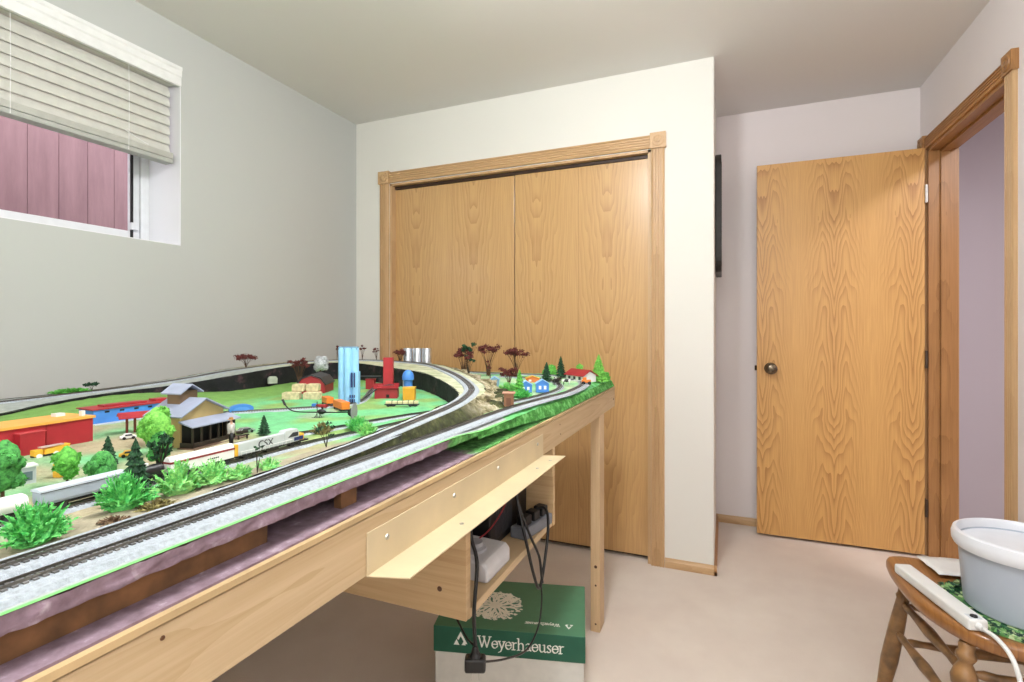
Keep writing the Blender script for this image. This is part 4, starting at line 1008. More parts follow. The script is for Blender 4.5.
# red mill with tower
ml = thing('mill', 'red mill with tall square tower', 'building', (-1.006, 1.312, gz(-1.0, 1.3)), R(28))
MB().box(0, .070, 0, .04, 0, .028).prism([(0, .028), (.070, .028), (.060, .042), (.010, .042)], 0, .04, 'y').build('wall', REDP, ml, bevel=.0005)
MB().box(.025, .054, .01, .04, .04, .128).build('tower', pm('tower_red', (180, 38, 48)), ml, bevel=.0006)
w = MB(); gable(w, 0, .070, -.003, .043, .034, .046, .0015, 'x'); w.build('roof', DRED, ml)
MB().box(.036, .045, -.0008, 0, .004, .014).build('window', BLACK, ml)
w = MB().tube([(-.03, -.005, .004), (0, 0, .026), (.02, .002, .040), (.045, .004, .044), (.075, .02, .038)], .0018, 6); w.build('pipe', DGR, ml)
sr = thing('shed', 'tiny red shed against the black wall left of the mill', 'building', (-1.205, 1.52, gz(-1.2, 1.52)), R(20))
MB().box(0, .030, 0, .024, 0, .036).build('wall', REDP, sr); MB().box(-.002, .032, -.002, .026, .036, .038).build('roof', DRED, sr)
MB().box(-.045, .055, -.004, .02, .045, .048).build('conveyor', DGR, sr)
bs = thing('silo', 'small blue round silo with domed top beside the yellow box', 'silo', (-.925, 1.375, gz(-.92, 1.37)))
MB().lathe((0, 0, 0), [(0, 0), (.014, 0), (.014, .055), (.0185, .058), (.0185, .070), (.015, .080), (.008, .087), (0, .089)], 20).build('tube', BLUEP, bs, smooth=True)
MB().box(-.017, -.013, -.004, .004, 0, .06).build('ladder', LGR, bs)
yb = thing('hut', 'amber yellow box hut in front of the blue silo', 'building', (-.906, 1.318, gz(-.9, 1.32)), R(25))
MB().box(0, .036, 0, .03, 0, .036).build('wall', pm('amber', (226, 156, 36)), yb, bevel=.0008); MB().box(-.001, .037, -.001, .031, .036, .040).build('roof', YEL, yb, bevel=.0006)
fc = thing('flat_wagon', 'long flat wagon loaded with cream pipes', 'wagon', (-.868, 1.175, gz(-.86, 1.18) + .001), R(24))
MB().box(0, .095, .001, .015, .006, .008).build('deck', DGR, fc)
w = MB()
for k in range(3):
    w.cyl((.003, .004 + k * .0035, .0105), (.092, .004 + k * .0035, .0105), .0019, seg=8); w.cyl((.003, .004 + k * .0035, .0145), (.092, .004 + k * .0035, .0145), .0019, seg=8)
w.build('pipe_load', CRM, fc)
for x in (.02, .035, .05, .065, .08): MB().box(x, x + .001, .0, .016, .006, .018).build('stake', BLACK, fc)
wagon(fc, .095, .016)
bh = thing('arched_hut', 'low blue arched hut on the green field behind the station', 'building', (-1.150, .955, gz(-1.15, .96)), R(62))
ap = [(-.028, 0), (.028, 0), (.028, .012)] + [(.028 * math.cos(R(a)), .012 + .011 * math.sin(R(a))) for a in (20, 40, 60, 80, 100, 120, 140, 160)] + [(-.028, .012)]
MB().prism(ap, -.005, .012, 'y').build('shell', BLUEP, bh); MB().prism([(p[0] * .7, p[1] * .7) for p in ap], -.0058, -.005, 'y').build('end_panel', pm('blue_panel', (92, 156, 226)), bh)
# model aircraft
AX, AY, AR = -.918, .975, rot_to((-.985, .945), (-.832, .995))
ac = thing('model_aircraft', 'thin black model aircraft with upturned tail and grey round disc', 'model aircraft', (AX, AY, gz(AX, AY)), AR)
ac.scale = (.88,) * 3
MB().tube(bez([(-.098, 0, .046), (-.088, 0, .030), (-.072, 0, .019), (-.045, 0, .0155), (0, 0, .0155), (.05, 0, .0155), (.088, 0, .0165)], 4), .0018, 6).tube([(-.100, 0, .050), (-.092, 0, .034)], .0032, 6).build('fuselage', BLACK, ac)
MB().prism([(.088, .010), (.104, -.0005), (.104, .034), (.088, .021)], -.002, .002, 'y').build('nose', BLACK, ac)
MB().cyl((.1045, 0, .018), (.1065, 0, .018), .0225, seg=28).build('disc', pm('disc_grey', (148, 144, 150)), ac)
MB().cyl((0, 0, .015), (0, 0, .045), .0010, seg=6).build('mast', BLACK, ac)
MB().lathe((.012, 0, .017), [(0, -.012), (.004, -.010), (.007, -.004), (.007, .004), (.003, .012), (0, .014)], 12, (1, 0, 0)).build('cabin', BLACK, ac, smooth=True)
MB().tube([(-.012, -.007, .001), (.018, -.007, .001)], .0009, 5).tube([(-.012, .007, .001), (.018, .007, .001)], .0009, 5).tube([(-.004, -.007, .001), (0, 0, .013), (-.004, .007, .001)], .0008, 5).tube([(.010, -.007, .001), (.006, 0, .013), (.010, .007, .001)], .0008, 5).build('undercarriage', BLACK, ac)
# silver tanks at the back
for k, lab in enumerate(('left one of the three silver storage tanks', 'middle one of the three silver storage tanks', 'right one of the three silver storage tanks')):
    x = -1.430 + k * .046
    t = thing('storage_tank', lab + ' at the back', 'tank', (x, 2.125 + k * .012, .938), 0, 'silver storage tanks')
    MB().lathe((0, 0, 0), [(0, 0), (.0225, 0), (.0225, .108), (.0215, .110), (0, .111)], 24).build('tank', SILV, t, smooth=True)
    MB().lathe((0, 0, 0), [(.0226, .034), (.0232, .036), (.0226, .038)], 24).build('hoop', LGR, t)

# far yard
oh = thing('outhouse', 'brown wooden outhouse on the rocks beside the front track', 'building', (-.508, 1.175, terrain(-.508, 1.2) + .002), R(20))
MB().box(0, .024, 0, .022, 0, .032).build('wall', pm('brown_wood', (150, 104, 74)), oh, bevel=.0005); MB().box(-.004, .028, -.005, .026, .032, .035).build('roof', pm('pinkish_roof', (190, 140, 118)), oh); MB().box(.006, .018, -.0008, 0, .0, .022).build('door', pm('door_brown', (120, 78, 56)), oh)
def house(label, x, y, rot, L, W, hw, hr, mw, mr, name='house', z=.937, win=2, chim=False):
    o = thing(name, label, 'building', (x, y, z), rot)
    MB().prism([(0, 0), (L, 0), (L, hw), (L / 2, hr), (0, hw)], 0, W, 'y').build('wall', mw, o)
    w = MB(); gable(w, 0, L, 0, W, hw, hr, .0015, 'y'); w.build('roof', mr, o)
    for k in range(win): MB().box(L * (.2 + .4 * k), L * (.2 + .4 * k) + L * .2, -.0006, 0, hw * .35, hw * .75).build('window', WHP, o)
    return o
house('blue gabled house nearest the dark conifer', -.548, 1.525, R(24), .040, .03, .028, .040, BLUEP, SKYP)
house('blue gabled house left of its twin', -.590, 1.490, R(24), .038, .03, .026, .037, BLUEP, SKYP)
house('pale blue hut near the low russet tree', -.735, 1.58, R(24), .032, .03, .028, .038, pm('pale_blue', (140, 180, 200)), SKYP, win=1)
house('low hut with yellow roof behind the blue houses', -.680, 1.78, R(24), .05, .03, .018, .026, pm('orange_wall', (224, 120, 60)), YEL, win=1)
rr_ = thing('farmhouse', 'white farmhouse with wide red roof near the table end', 'building', (-.590, 2.000, .933), R(-38)); rr_.scale = (1.2,) * 3
MB().prism([(0, 0), (.05, 0), (.05, .022), (.025, .034), (0, .022)], 0, .095, 'x').build('wall', WHP, rr_)
w = MB(); gable(w, 0, .095, 0, .05, .022, .037, .002, 'x', .006); w.build('roof', REDP, rr_)
for k in range(3): MB().box(.012 + k * .028, .024 + k * .028, -.0008, 0, .006, .016).build('window', DGR, rr_)
ot = thing('tractor', 'orange tractor beside the red roofed farmhouse', 'tractor', (-.487, 1.850, .9315), R(15)); ot.scale = (1.15,) * 3
MB().box(0, .030, .003, .017, .006, .016).box(.004, .016, .004, .016, .016, .024).build('body', ORP, ot, bevel=.0015); wheels(ot, (.006, .025), 0, .02, .006)
cowm = NT('black_white_hide'); v = cowm.coord('Object'); cowm.col(cowm.ramp(cowm.noise(v, 70, 2), [(.48, (.012, .012, .012, 1)), (.5, (.85, .85, .83, 1))]))
def cow(label, x, y, rot, mat, z=.9365, s=1.0):
    o = thing('cow', label, 'cow', (x, y, z), rot, 'toy cows in the far yard'); w = MB()
    w.tube([(-.012 * s, 0, .0125 * s), (-.008 * s, 0, .013 * s), (0, 0, .0125 * s), (.008 * s, 0, .013 * s), (.013 * s, 0, .0155 * s), (.017 * s, 0, .017 * s), (.021 * s, 0, .015 * s)], [.0025 * s, .0046 * s, .0050 * s, .0044 * s, .0026 * s, .0024 * s, .0014 * s], 10)
    for (a, b) in ((-.009, -.0025), (-.009, .0025), (.008, -.0025), (.008, .0025)): w.tube([(a * s, b * s, .011 * s), (a * s + .0008, b * s, .006 * s), (a * s, b * s, 0)], [.0018 * s, .0011 * s, .0010 * s], 6)
    w.tube([(-.012 * s, 0, .015 * s), (-.0145 * s, 0, .011 * s), (-.0142 * s, 0, .006 * s)], .0005, 5)
    for e in (-1, 1): w.tube([(.0165 * s, e * .002 * s, .0185 * s), (.0160 * s, e * .0045 * s, .019 * s)], [.0009 * s, .0004 * s], 5)
    w.build('body', mat, o, smooth='all'); return o
cow('black toy cow left of the farmhouse', -.560, 1.77, R(60), BLACK, s=1.3); cow('black and white toy cow nearest the tractor', -.527, 1.79, R(20), cowm.m, s=1.2); cow('black and white toy cow behind the black one', -.575, 1.84, R(150), cowm.m, s=1.1)
car('tiny white car in the far yard by the curve', -.600, 1.72, R(60), WHP, L=.03, W=.013)
sg = thing('signal_post', 'small dark signal post at the table end', 'signal', (-.447, 2.06, .905)); MB().cyl((0, 0, 0), (0, 0, .036), .0010, seg=6).build('post', BLACK, sg); MB().box(-.003, .003, -.002, .002, .028, .038).build('signal_head', DGR, sg)
rk = [(-.555, 1.25, .030), (-.585, 1.33, .034), (-.535, 1.17, .026), (-.625, 1.42, .026), (-.53, 1.27, .018)]
for i, (x, y, r) in enumerate(rk):
    o = MB().blob((0, 0, 0), (r, r * 1.1, r * .62), 3, .22, 2.2).build('boulder', ROCK, smooth='all', loc=(x, y, .940)); tag(o, ('cream boulder beside the outhouse', 'largest cream boulder under the track curve', 'low boulder nearest the front track', 'boulder furthest back below the curve', 'smallest boulder behind the outhouse')[i], 'rock', 'boulders below the raised curve')
# light switch boxes on the yard edge
# ------------------------------------------------------------------ angle bracket & hanging shelf box
AL = M('beige_painted_metal', (208, 190, 154), .42, var=.04, scale=12)
br = thing('angle_bracket', 'long beige metal angle bracket screwed to the table beam', 'bracket', (0, 0, 0))
w = MB().box(-.4295, -.4275, .543, 1.243, .8125, .868).prism([(-.4295, .543), (-.374, .560), (-.374, 1.262), (-.4295, 1.243)], .8105, .8127)
w.build('angle', AL, br, bevel=.0006)
for (y, z) in ((.585, .848), (.775, .848), (.96, .85), (1.2, .850)):
    MB().lathe((-.4275, y, z), [(0, 0), (.0042, 0), (.0036, .0016), (.0012, .0022), (0, .0022)], 12, (1, 0, 0)).build('screw', METAL, br, smooth=True)
for (x, y) in ((-.40, .75), (-.40, 1.12), (-.395, 1.20)): MB().lathe((x, y, .8127), [(0, 0), (.0042, 0), (.0036, .0012), (0, .0018)], 12).build('screw', METAL, br, smooth=True)
sb = thing('hanging_shelf', 'open wooden shelf box hung under the table beam', 'shelf', (0, 0, 0))
pan = MB().box(-1.02, -.430, .823, .841, .606, .811).build('side_panel', PINE_X, sb, bevel=.001)
for (x, z) in ((-.62, .690), (-.485, .655)): MB().lathe((x, .823, z), [(0, 0), (.005, 0), (.0, .0012)], 12, (0, -1, 0)).build('knot', M('knot_brown', (84, 52, 28)), pan)
MB().box(-1.02, -.430, 1.331, 1.349, .600, .811).build('side_panel', PINE_X, sb, bevel=.001)
MB().box(-1.02, -.433, .841, 1.331, .600, .617).build('shelf_board', PINE_Y, sb, bevel=.001)
MB().box(-1.035, -1.02, .823, 1.349, .60, .811).build('back_panel', PINE_Y, sb)
tp = thing('power_pack', 'white power pack with round grey dial on the hanging shelf', 'transformer', (-.442, .940, .617))
MB().prism([(-.11, 0), (0, 0), (0, .030), (-.010, .042), (-.11, .046)], 0, .120, 'y').build('housing', M('white_plastic_case', (206, 206, 208), .4, var=.03), tp, bevel=.006)
MB().lathe((-.055, .050, .043), [(0, 0), (.026, 0), (.026, .006), (.019, .010), (.018, .018), (0, .019)], 24).build('dial', M('grey_plastic_dial', (168, 168, 172), .4, var=.03), tp, smooth=True)
MB().box(-.085, -.060, -.0008, 0, .016, .024).build('label_plate', DGR, tp)
bb = thing('power_supply', 'black electronic unit at the back of the hanging shelf', 'electronics', (-.90, 1.075, .617))
MB().box(0, .40, 0, .24, .003, .125).build('case', BLACK, bb, bevel=.004)
w = MB()
for k in range(9): w.box(.4, .4008, .03 + k * .012, .036 + k * .012, .02, .09)
w.build('vent', DGR, bb)
pb = thing('power_strip', 'grey power strip with plugs at the far end of the hanging shelf', 'power strip', (-.448, 1.17, .617), R(80))
MB().box(0, .14, 0, .045, 0, .028).build('housing', pm('strip_grey', (120, 124, 132)), pb, bevel=.003)
for k in range(3): MB().box(.015 + k * .042, .045 + k * .042, .008, .036, .028, .052).build('adapter', BLACK, pb, bevel=.003)
REDW = M('red_wire', (150, 30, 36), .4)
def cord(root, label, pts, r, mat, n=6, name='cord'):
    M4 = (Matrix.Translation(root.location) @ Matrix.Rotation(root.rotation_euler.z, 4, 'Z')).inverted()
    return MB().tube(bez([M4 @ Vector(p) for p in pts], n), r, 8).build(name, mat, root, smooth='all')
def cable(name, label, pts, r, mat, cat='cable', n=6, group=None):
    o = MB().tube(bez(pts, n), r, 8).build(name, mat, smooth='all'); tag(o, label, cat, group); return o
cable('wire', 'red wire crossing in front of the black unit, upper', [(-.60, .88, .80), (-.53, 1.0, .735), (-.50, 1.15, .76), (-.49, 1.22, .80)], .0016, REDW, 'wire')
cable('wire', 'red wire crossing in front of the black unit, lower', [(-.62, .90, .67), (-.52, 1.02, .660), (-.49, 1.12, .70), (-.48, 1.19, .80)], .0016, REDW, 'wire')
cable('wire', 'blue wire dangling by the far end of the bracket', [(-.47, 1.27, .81), (-.455, 1.275, .775), (-.46, 1.28, .745)], .002, M('blue_wire', (40, 40, 150), .4), 'wire')
cord(pb, 'black cord looping below the far end of the shelf', [(-.47, 1.14, .80), (-.455, 1.135, .72), (-.428, 1.12, .64), (-.415, 1.135, .56), (-.412, 1.165, .512), (-.410, 1.19, .54), (-.412, 1.235, .63), (-.43, 1.262, .672), (-.47, 1.25, .66)], .0036, BLACK)
cord(pb, 'second black cord looping behind the first', [(-.475, 1.16, .80), (-.460, 1.15, .72), (-.430, 1.145, .65), (-.412, 1.165, .59), (-.410, 1.178, .54), (-.409, 1.182, .518)], .0032, BLACK)
pg = thing('power_plug', 'black mains plug dangling in front of the green box', 'plug', (-.419, .838, .552), R(22))
w = MB().tube([(0, 0, .006), (0, 0, -.006), (0, 0, -.016)], [.0045, .007, .013], 12)
w.box(-.019, .019, -.011, .011, -.040, -.014); w.build('plug_body', BLACK, pg, bevel=.004)
for x in (-.007, .007): MB().box(x - .001, x + .001, -.003, .003, -.056, -.040).build('prong', METAL, pg)
cord(pg, 'thin black cord hanging from the loops down to the plug', [(-.410, 1.175, .516), (-.41, 1.180, .475), (-.41, 1.155, .425), (-.412, 1.08, .412), (-.418, .97, .455), (-.423, .865, .510)], .0022, BLACK)
cord(pg, 'black cord hanging straight down past the shelf panel to the plug', [(-.445, .865, .80), (-.434, .850, .75), (-.424, .855, .70), (-.420, .835, .62), (-.419, .838, .553)], .0036, BLACK)
cord(pg, 'short black cord rising left of the plug to the panel', [(-.52, .90, .604), (-.492, .89, .575), (-.455, .87, .548), (-.43, .85, .55)], .0020, BLACK)
cable('floor_wire', 'thin dark wire lying on the carpet below the table', [(-1.32, 1.05, .012), (-1.22, 1.12, .004), (-1.12, 1.16, .003), (-1.02, 1.18, .004), (-.96, 1.24, .003)], .0022, BLACK, 'wire')

# ------------------------------------------------------------------ paper box
GREEN = M('carton_green', (22, 88, 66), .5, var=.03); GREEN_LIT = M('carton_green_lit_top', (78, 130, 98), .5, var=.03)  # lid top painted lighter, as lit from above
CARTON = M('carton_white', (214, 212, 204), .7, var=.03); INK = M('carton_white_ink', (236, 236, 228), .6, var=.01)
bx = thing('paper_box', 'white carton with dark green lid under the table', 'box', (-.800, 1.322, 0), math.atan2(.114, .433))
LW, LD = .448, .295
MB().box(.004, LW - .004, .004, LD - .004, 0, .235).build('carton', CARTON, bx, bevel=.002)
lid = MB().box(0, LW, 0, LD, .178, .255).build('lid', [GREEN, GREEN_LIT], bx, bevel=.002)
for p in lid.data.polygons:
    if p.normal.z > .9: p.material_index = 1
def pl(w, pts, y=-.0006, T=None):
    w.prism(pts, y, .0004, 'y', T)
# letter strokes: broad-nib serif lettering built from strokes on a unit grid (x-height 1, cap 1.5)
ANG = R(28)
def nib(w, pts, th, T):
    """sweep an elongated nib (thin across ANG) along a polyline"""
    n = Vector((math.cos(ANG), math.sin(ANG))) * th * .5; m = Vector((-math.sin(ANG), math.cos(ANG))) * th * .15
    for a, b in zip(pts, pts[1:]):
        a = Vector(a); b = Vector(b); q = []
        for c in (a, b):
            for s1, s2 in ((1, 1), (1, -1), (-1, -1), (-1, 1)): q.append(c + n * s1 + m * s2)
        # convex hull
        q = sorted({(round(p.x, 5), round(p.y, 5)) for p in q}); lo_ = []
        for p in q:
            while len(lo_) > 1 and (lo_[-1][0] - lo_[-2][0]) * (p[1] - lo_[-2][1]) - (lo_[-1][1] - lo_[-2][1]) * (p[0] - lo_[-2][0]) <= 0: lo_.pop()
            lo_.append(p)
        up_ = []
        for p in reversed(q):
            while len(up_) > 1 and (up_[-1][0] - up_[-2][0]) * (p[1] - up_[-2][1]) - (up_[-1][1] - up_[-2][1]) * (p[0] - up_[-2][0]) <= 0: up_.pop()
            up_.append(p)
        h = lo_[:-1] + up_[:-1]
        if len(h) > 2: w.prism([(p[0], p[1]) for p in h], -.0005 - random.uniform(0, .0003), .0002, 'y', T)
def arc(cx, cy, rx, ry, a0, a1, n=14): return [(cx + rx * math.cos(R(a0 + (a1 - a0) * i / n)), cy + ry * math.sin(R(a0 + (a1 - a0) * i / n))) for i in range(n + 1)]
GL = {
 'W': (1.75, [[(.12, 1.42), (.52, .05)], [(.52, .05), (.88, 1.3)], [(.74, 1.42), (1.16, .05)], [(1.16, .05), (1.56, 1.42)], [(-.05, 1.44), (.30, 1.44)], [(.60, 1.44), (.92, 1.44)], [(1.42, 1.44), (1.72, 1.44)]]),
 'e': (.86, [arc(.43, .5, .36, .46, 0, 345)[0:15], [(.10, .52), (.78, .56)]]),
 'y': (.90, [[(.12, .94), (.48, .05)], [(.80, .94), (.48, .05), (.32, -.35), (.08, -.42)], [(-.02, .96), (.28, .96)], [(.62, .96), (.92, .96)]]),
 'r': (.66, [[(.20, .92), (.20, .04)], [(.22, .70), (.38, .92), (.60, .90)], [(.02, .95), (.20, .92)], [(.02, .03), (.42, .03)]]),
 'h': (1.02, [[(.20, 1.48), (.20, .04)], [(.22, .68), (.42, .92), (.62, .92), (.78, .72), (.78, .04)], [(.04, 1.5), (.2, 1.48)], [(.04, .03), (.36, .03)], [(.62, .03), (.96, .03)]]),
 'a': (.84, [[(.14, .78), (.30, .94), (.50, .92), (.60, .74), (.60, .16), (.76, .06)], [(.60, .58), (.24, .44), (.12, .24), (.22, .06), (.42, .06), (.60, .24)]]),
 'u': (1.0, [[(.18, .92), (.18, .30), (.32, .06), (.54, .06), (.74, .28)], [(.76, .92), (.76, .10), (.94, .03)], [(.02, .94), (.18, .94)], [(.60, .94), (.76, .94)]]),
 's': (.68, [[(.56, .80), (.42, .95), (.20, .90), (.14, .72), (.26, .56), (.46, .42), (.54, .24), (.42, .06), (.22, .05), (.08, .20)]]),
}
def word(w, s, x, z, k, T, th=.17):
    for ch in s:
        adv, st = GL[ch]
        for ln in st: nib(w, [(x + p[0] * k, z + p[1] * k) for p in ln], th * k, T)
        x += adv * k
    return x
total = sum(GL[c][0] for c in 'Weyerhaeuser'); kx = .252 / total
w = MB(); word(w, 'Weyerhaeuser', .135, .201, kx, None, .17); w.build('lettering', INK, lid)
def logo(w, T):
    w.prism([(-.021, 0), (-.0125, .016), (-.004, 0)], -.0006, 0, 'y', T)
    w.prism([(-.011, .019), (0, .040), (.020, .004), (.0125, .004), (.0005, .026), (-.0065, .014)], -.0006, 0, 'y', T)
    w.prism([(.003, .0), (.009, .012), (.0155, 0)], -.0006, 0, 'y', T)
w = MB(); logo(w, Matrix.Translation((.083, 0, .203))); w.build('emblem', INK, lid)
# top: coral-like leaf print and small upside-down lettering
TT = Matrix.Translation((0, 0, .2553)) @ Matrix.Rotation(R(-90), 4, 'X')
w = MB(); random.seed(5)
def twig(p, a, L, d):
    q = (p[0] + math.cos(a) * L, p[1] + math.sin(a) * L); n = (-math.sin(a) * .0019 * (d + .5), math.cos(a) * .0019 * (d + .5))
    w.prism([(p[0] - n[0], p[1] - n[1]), (q[0] - n[0] * .6, q[1] - n[1] * .6), (q[0] + n[0] * .6, q[1] + n[1] * .6), (p[0] + n[0], p[1] + n[1])], .2545, .2556 + random.uniform(0, .0006))
    if d > 0:
        for _ in range(3): twig(q, a + random.uniform(-.8, .8), L * random.uniform(.6, .9), d - 1)
    else:
        b = (q[0] + math.cos(a) * .006, q[1] + math.sin(a) * .006); w.prism([(b[0] + .0042 * math.cos(R(e)), b[1] + .0026 * math.sin(R(e))) for e in range(0, 360, 60)], .2545, .2556 + random.uniform(0, .0006))
for a in range(11): twig((.165, .135), R(a * 33 + 10), .026, 3)
w.build('leaf_print', M('cream_print', (246, 240, 222), .6, var=.03), lid)
w = MB(); T = Matrix.Translation((.425 - .03, .058, .2553)) @ Matrix.Rotation(PI, 4, 'Z') @ Matrix.Rotation(R(-90), 4, 'X')
T = Matrix.Translation((.385, .055, .2554)) @ Matrix.Rotation(PI, 4, 'Z') @ Matrix.Rotation(R(-90), 4, 'X')
k2 = .105 / total; word(w, 'Weyerhaeuser', 0.012, 0, k2, T, .2); logo(w, Matrix.Translation((.400, .055, .2554)) @ Matrix.Rotation(PI, 4, 'Z') @ Matrix.Rotation(R(-90), 4, 'X') @ Matrix.Scale(.6, 4))
w.build('small_lettering', INK, lid)

# ------------------------------------------------------------------ chair with things on it
ch = thing('wooden_chair', 'brown wooden chair with turned legs holding the white bucket', 'chair', (0, 0, 0))
rim = [(.600, 1.435), (.545, 1.450), (.502, 1.490), (.467, 1.558), (.450, 1.63), (.443, 1.72), (.443, 1.80), (.450, 1.855), (.470, 1.884), (.52, 1.892), (.70, 1.885), (.82, 1.865), (.862, 1.82), (.872, 1.66), (.862, 1.52), (.82, 1.46), (.72, 1.435)]
R2 = bez([(p[0], p[1], 0) for p in rim + [rim[0]]], 5)[:-1]; ctr = Vector((.66, 1.66, 0))
w = MB(); lv = []
for z, s_ in ((.410, .84), (.412, .93), (.418, .985), (.428, 1.0), (.440, 1.0), (.447, .985), (.450, .96), (.449, .90), (.444, .75), (.441, .4)):
    lv.append([w.bm.verts.new((ctr.x + (p.x - ctr.x) * s_, ctr.y + (p.y - ctr.y) * s_, z)) for p in R2])
n = len(R2)
for a, b in zip(lv, lv[1:]):
    for i in range(n): w._f([a[i], a[(i + 1) % n], b[(i + 1) % n], b[i]])
w._f(lv[0][::-1]); w._f(lv[-1]); w.build('seat', SEAT_OAK, ch, smooth='all')
def turned(p0, p1, prof, seg=16):
    w = MB(); p0, p1 = Vector(p0), Vector(p1); L = (p1 - p0).length
    w.lathe(p0, [(r, f * L) for f, r in prof], seg, (p1 - p0).normalized()); return w
LP = [(0, .014), (.02, .016), (.05, .015), (.06, .019), (.08, .020), (.10, .016), (.11, .013), (.15, .021), (.19, .026), (.23, .023), (.27, .014), (.29, .018), (.32, .018), (.34, .015), (.55, .020), (.72, .020), (.85, .015), (.90, .018), (.94, .014), (1.0, .010)]
LP2 = [(0, .014), (.05, .017), (.10, .0155), (.12, .019), (.14, .0155), (.35, .020), (.60, .022), (.80, .017), (.85, .019), (1.0, .011)]
fl = ((.487, 1.800, .412), (.425, 1.835, 0)); nl = ((.520, 1.500, .412), (.470, 1.440, 0)); bl1 = ((.80, 1.815, .412), (.86, 1.87, 0)); bl2 = ((.80, 1.50, .412), (.86, 1.43, 0))
for (a, b), prf in ((fl, LP2), (nl, LP), (bl1, LP2), (bl2, LP2)): turned(a, b, prf).build('leg', LEG_OAK, ch, smooth='all')
def on(l, z): a, b = Vector(l[0]), Vector(l[1]); return a.lerp(b, (a.z - z) / (a.z - b.z))
SP = [(0, .006), (.08, .008), (.12, .011), (.20, .009), (.35, .012), (.50, .015), (.65, .012), (.80, .009), (.88, .011), (.92, .008), (1, .006)]
for (A, B, za) in ((fl, nl, .345), (fl, nl, .255), (fl, bl1, .335), (fl, bl1, .225), (nl, bl2, .345), (nl, bl2, .235), (bl1, bl2, .29)):
    turned(on(A, za), on(B, za), SP, 12).build('stretcher', LEG_OAK, ch, smooth='all')
for y in (1.50, 1.585, 1.67, 1.755, 1.84): turned((.835, y, .445), (.905, y, .86), [(0, .007), (.3, .010), (.5, .012), (.7, .010), (1, .006)], 10).build('back_spindle', LEG_OAK, ch, smooth='all')
MB().box(-.010, .010, 1.45, 1.89, 0, .11, Matrix.Translation((.905, 0, .85))).build('crest_rail', SEAT_OAK, ch, bevel=.008)
# bucket
BK = NT('bucket_plastic_shaded'); BK.b.inputs['Base Color'].default_value = rgb((176, 184, 196)); BK.b.inputs['Roughness'].default_value = .35  # body darker than the rim: its shade is put into the colour
BK.b.inputs['Subsurface Weight'].default_value = .25; BK.b.inputs['Subsurface Radius'].default_value = (.02, .02, .02)
bz = .455
bu = thing('white_bucket', 'open white plastic bucket standing on the chair', 'bucket', (.668, 1.612, bz))
MB().lathe((0, 0, 0), [(0, 0), (.109, 0), (.112, .003), (.124, .160), (.1215, .160), (.1095, .006), (0, .005)], 56).build('bucket_wall', BK.m, bu, smooth=True)
RIMM = M('white_plastic_rim', (222, 224, 230), .3, var=.01)
MB().lathe((0, 0, 0), [(.1235, .142), (.131, .143), (.135, .152), (.1355, .166), (.132, .178), (.125, .181), (.1210, .175), (.1215, .155)], 56).build('rim', RIMM, bu, smooth=True)
random.seed(9)
mt = thing('leafy_mat', 'green and cream leaf patterned mat below the bucket', 'mat', (.660, 1.605, .4500)); mt.scale = (1.14, 1.10, 1)
t = NT('leaf_mosaic'); v = t.coord('Object'); vo = t.n.new('ShaderNodeTexVoronoi'); vo.inputs['Scale'].default_value = 95; vo.inputs['Randomness'].default_value = 1
t.L(v, vo.inputs['Vector']); t.col(t.ramp(vo.outputs['Color'], [(.25, rgb((16, 52, 44))), (.45, rgb((40, 104, 62))), (.62, rgb((110, 168, 92))), (.85, rgb((206, 222, 170)))])); t.b.inputs['Roughness'].default_value = .5
MATM = t.m
w = MB(); P = [(.150 * math.cos(R(a)) * (1 + .05 * math.sin(R(a * 5))), .140 * math.sin(R(a)) * (1 + .05 * math.cos(R(a * 4)))) for a in range(0, 360, 6)]
w.prism(P, 0, .003); w.build('base_cloth', MATM, mt)
w = MB()
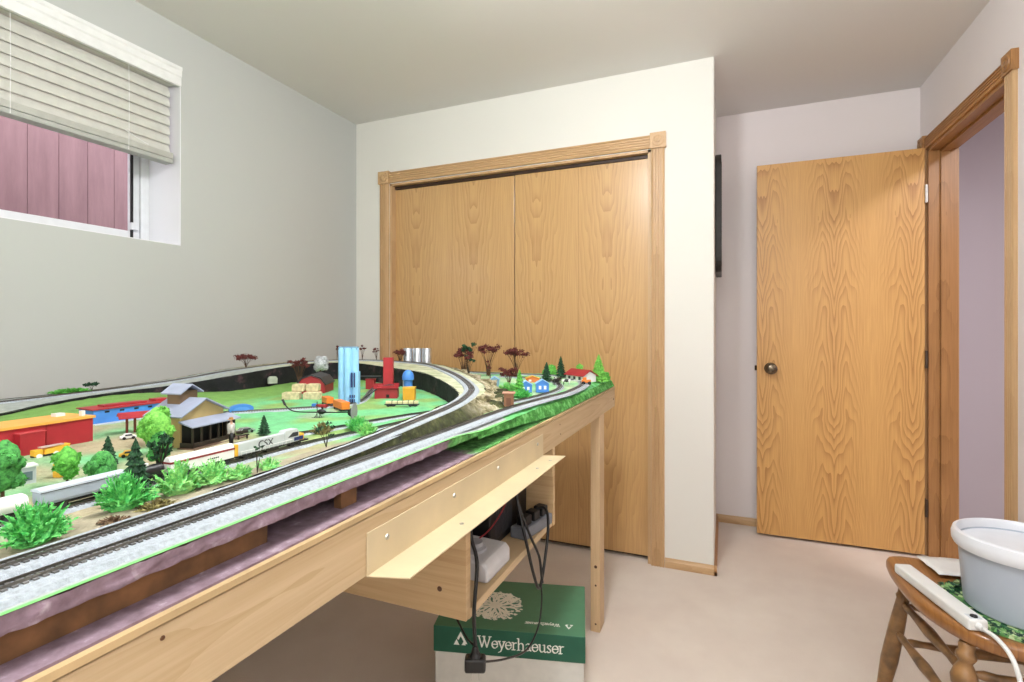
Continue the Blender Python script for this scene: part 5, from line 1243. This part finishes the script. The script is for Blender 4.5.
for _ in range(1500):
    a = random.uniform(0, 2 * PI); r = random.uniform(.112, .150); d = Vector((random.gauss(0, .5), random.gauss(0, .5), 1)).normalized()
    w.leaf((r * math.cos(a), r * .94 * math.sin(a), .004 + random.uniform(0, .004)), .0055, d)
w.build('leaf_pattern', MATM, mt)
w = MB()
for _ in range(12): w.leaf((-.128 + random.uniform(-.008, .008), -.055 + random.uniform(-.01, .012), .009), .006, Vector((0, 0, 1)))
w.build('dark_red_leaf', M('dark_red_leaf', (96, 30, 36), .6), mt, label='dark red leaves')
# folded paper
w = MB(); g_ = []
for i in range(9):
    row = []
    for j in range(7):
        x = i / 8 * .145; y = j / 6 * .115; row.append(w.bm.verts.new((x, y, .003 + .006 * abs(mnoise.noise(Vector((x * 18, y * 18, 2)))) + .003 * (j == 6))))
    g_.append(row)
for i in range(8):
    for j in range(6): w._f([g_[i][j], g_[i + 1][j], g_[i + 1][j + 1], g_[i][j + 1]])
o = w.build('paper_sheet', WHITE, smooth='all', loc=(.552, 1.772, .450), rot=R(10)); sd = o.modifiers.new('thick', 'SOLIDIFY'); sd.thickness = .0012
tag(o, 'white crumpled paper sheet on the chair behind the bucket', 'paper')
# power bar on the seat
ps = thing('power_bar', 'white power bar lying along the left edge of the chair seat', 'power strip', (.463, 1.755, .4505), math.atan2(1.475 - 1.755, .532 - .463))
PB = M('white_powerbar', (228, 228, 226), .4, var=.02)
MB().box(0, .288, -.021, .021, 0, .026).build('housing', PB, ps, bevel=.005)
MB().box(.262, .284, -.013, .013, .026, .0262).build('switch_plate', LGR, ps)
MB().lathe((.273, .0, .0262), [(0, 0), (.0075, 0), (.0068, .003), (0, .0036)], 20).build('reset_button', BLACK, ps, smooth=True)
MB().tube([(.288, 0, .013), (.300, 0, .013)], [.008, .006], 10).build('cord_grip', PB, ps)
cord(ps, 'white cord running from the power bar off the seat front', [(.536, 1.463, .4635), (.548, 1.43, .462), (.560, 1.395, .440), (.568, 1.375, .38), (.572, 1.37, .30), (.585, 1.36, .18), (.62, 1.34, .06), (.70, 1.30, .006), (.80, 1.1, .006)], .0048, PB)
bpy.context.view_layer.update()
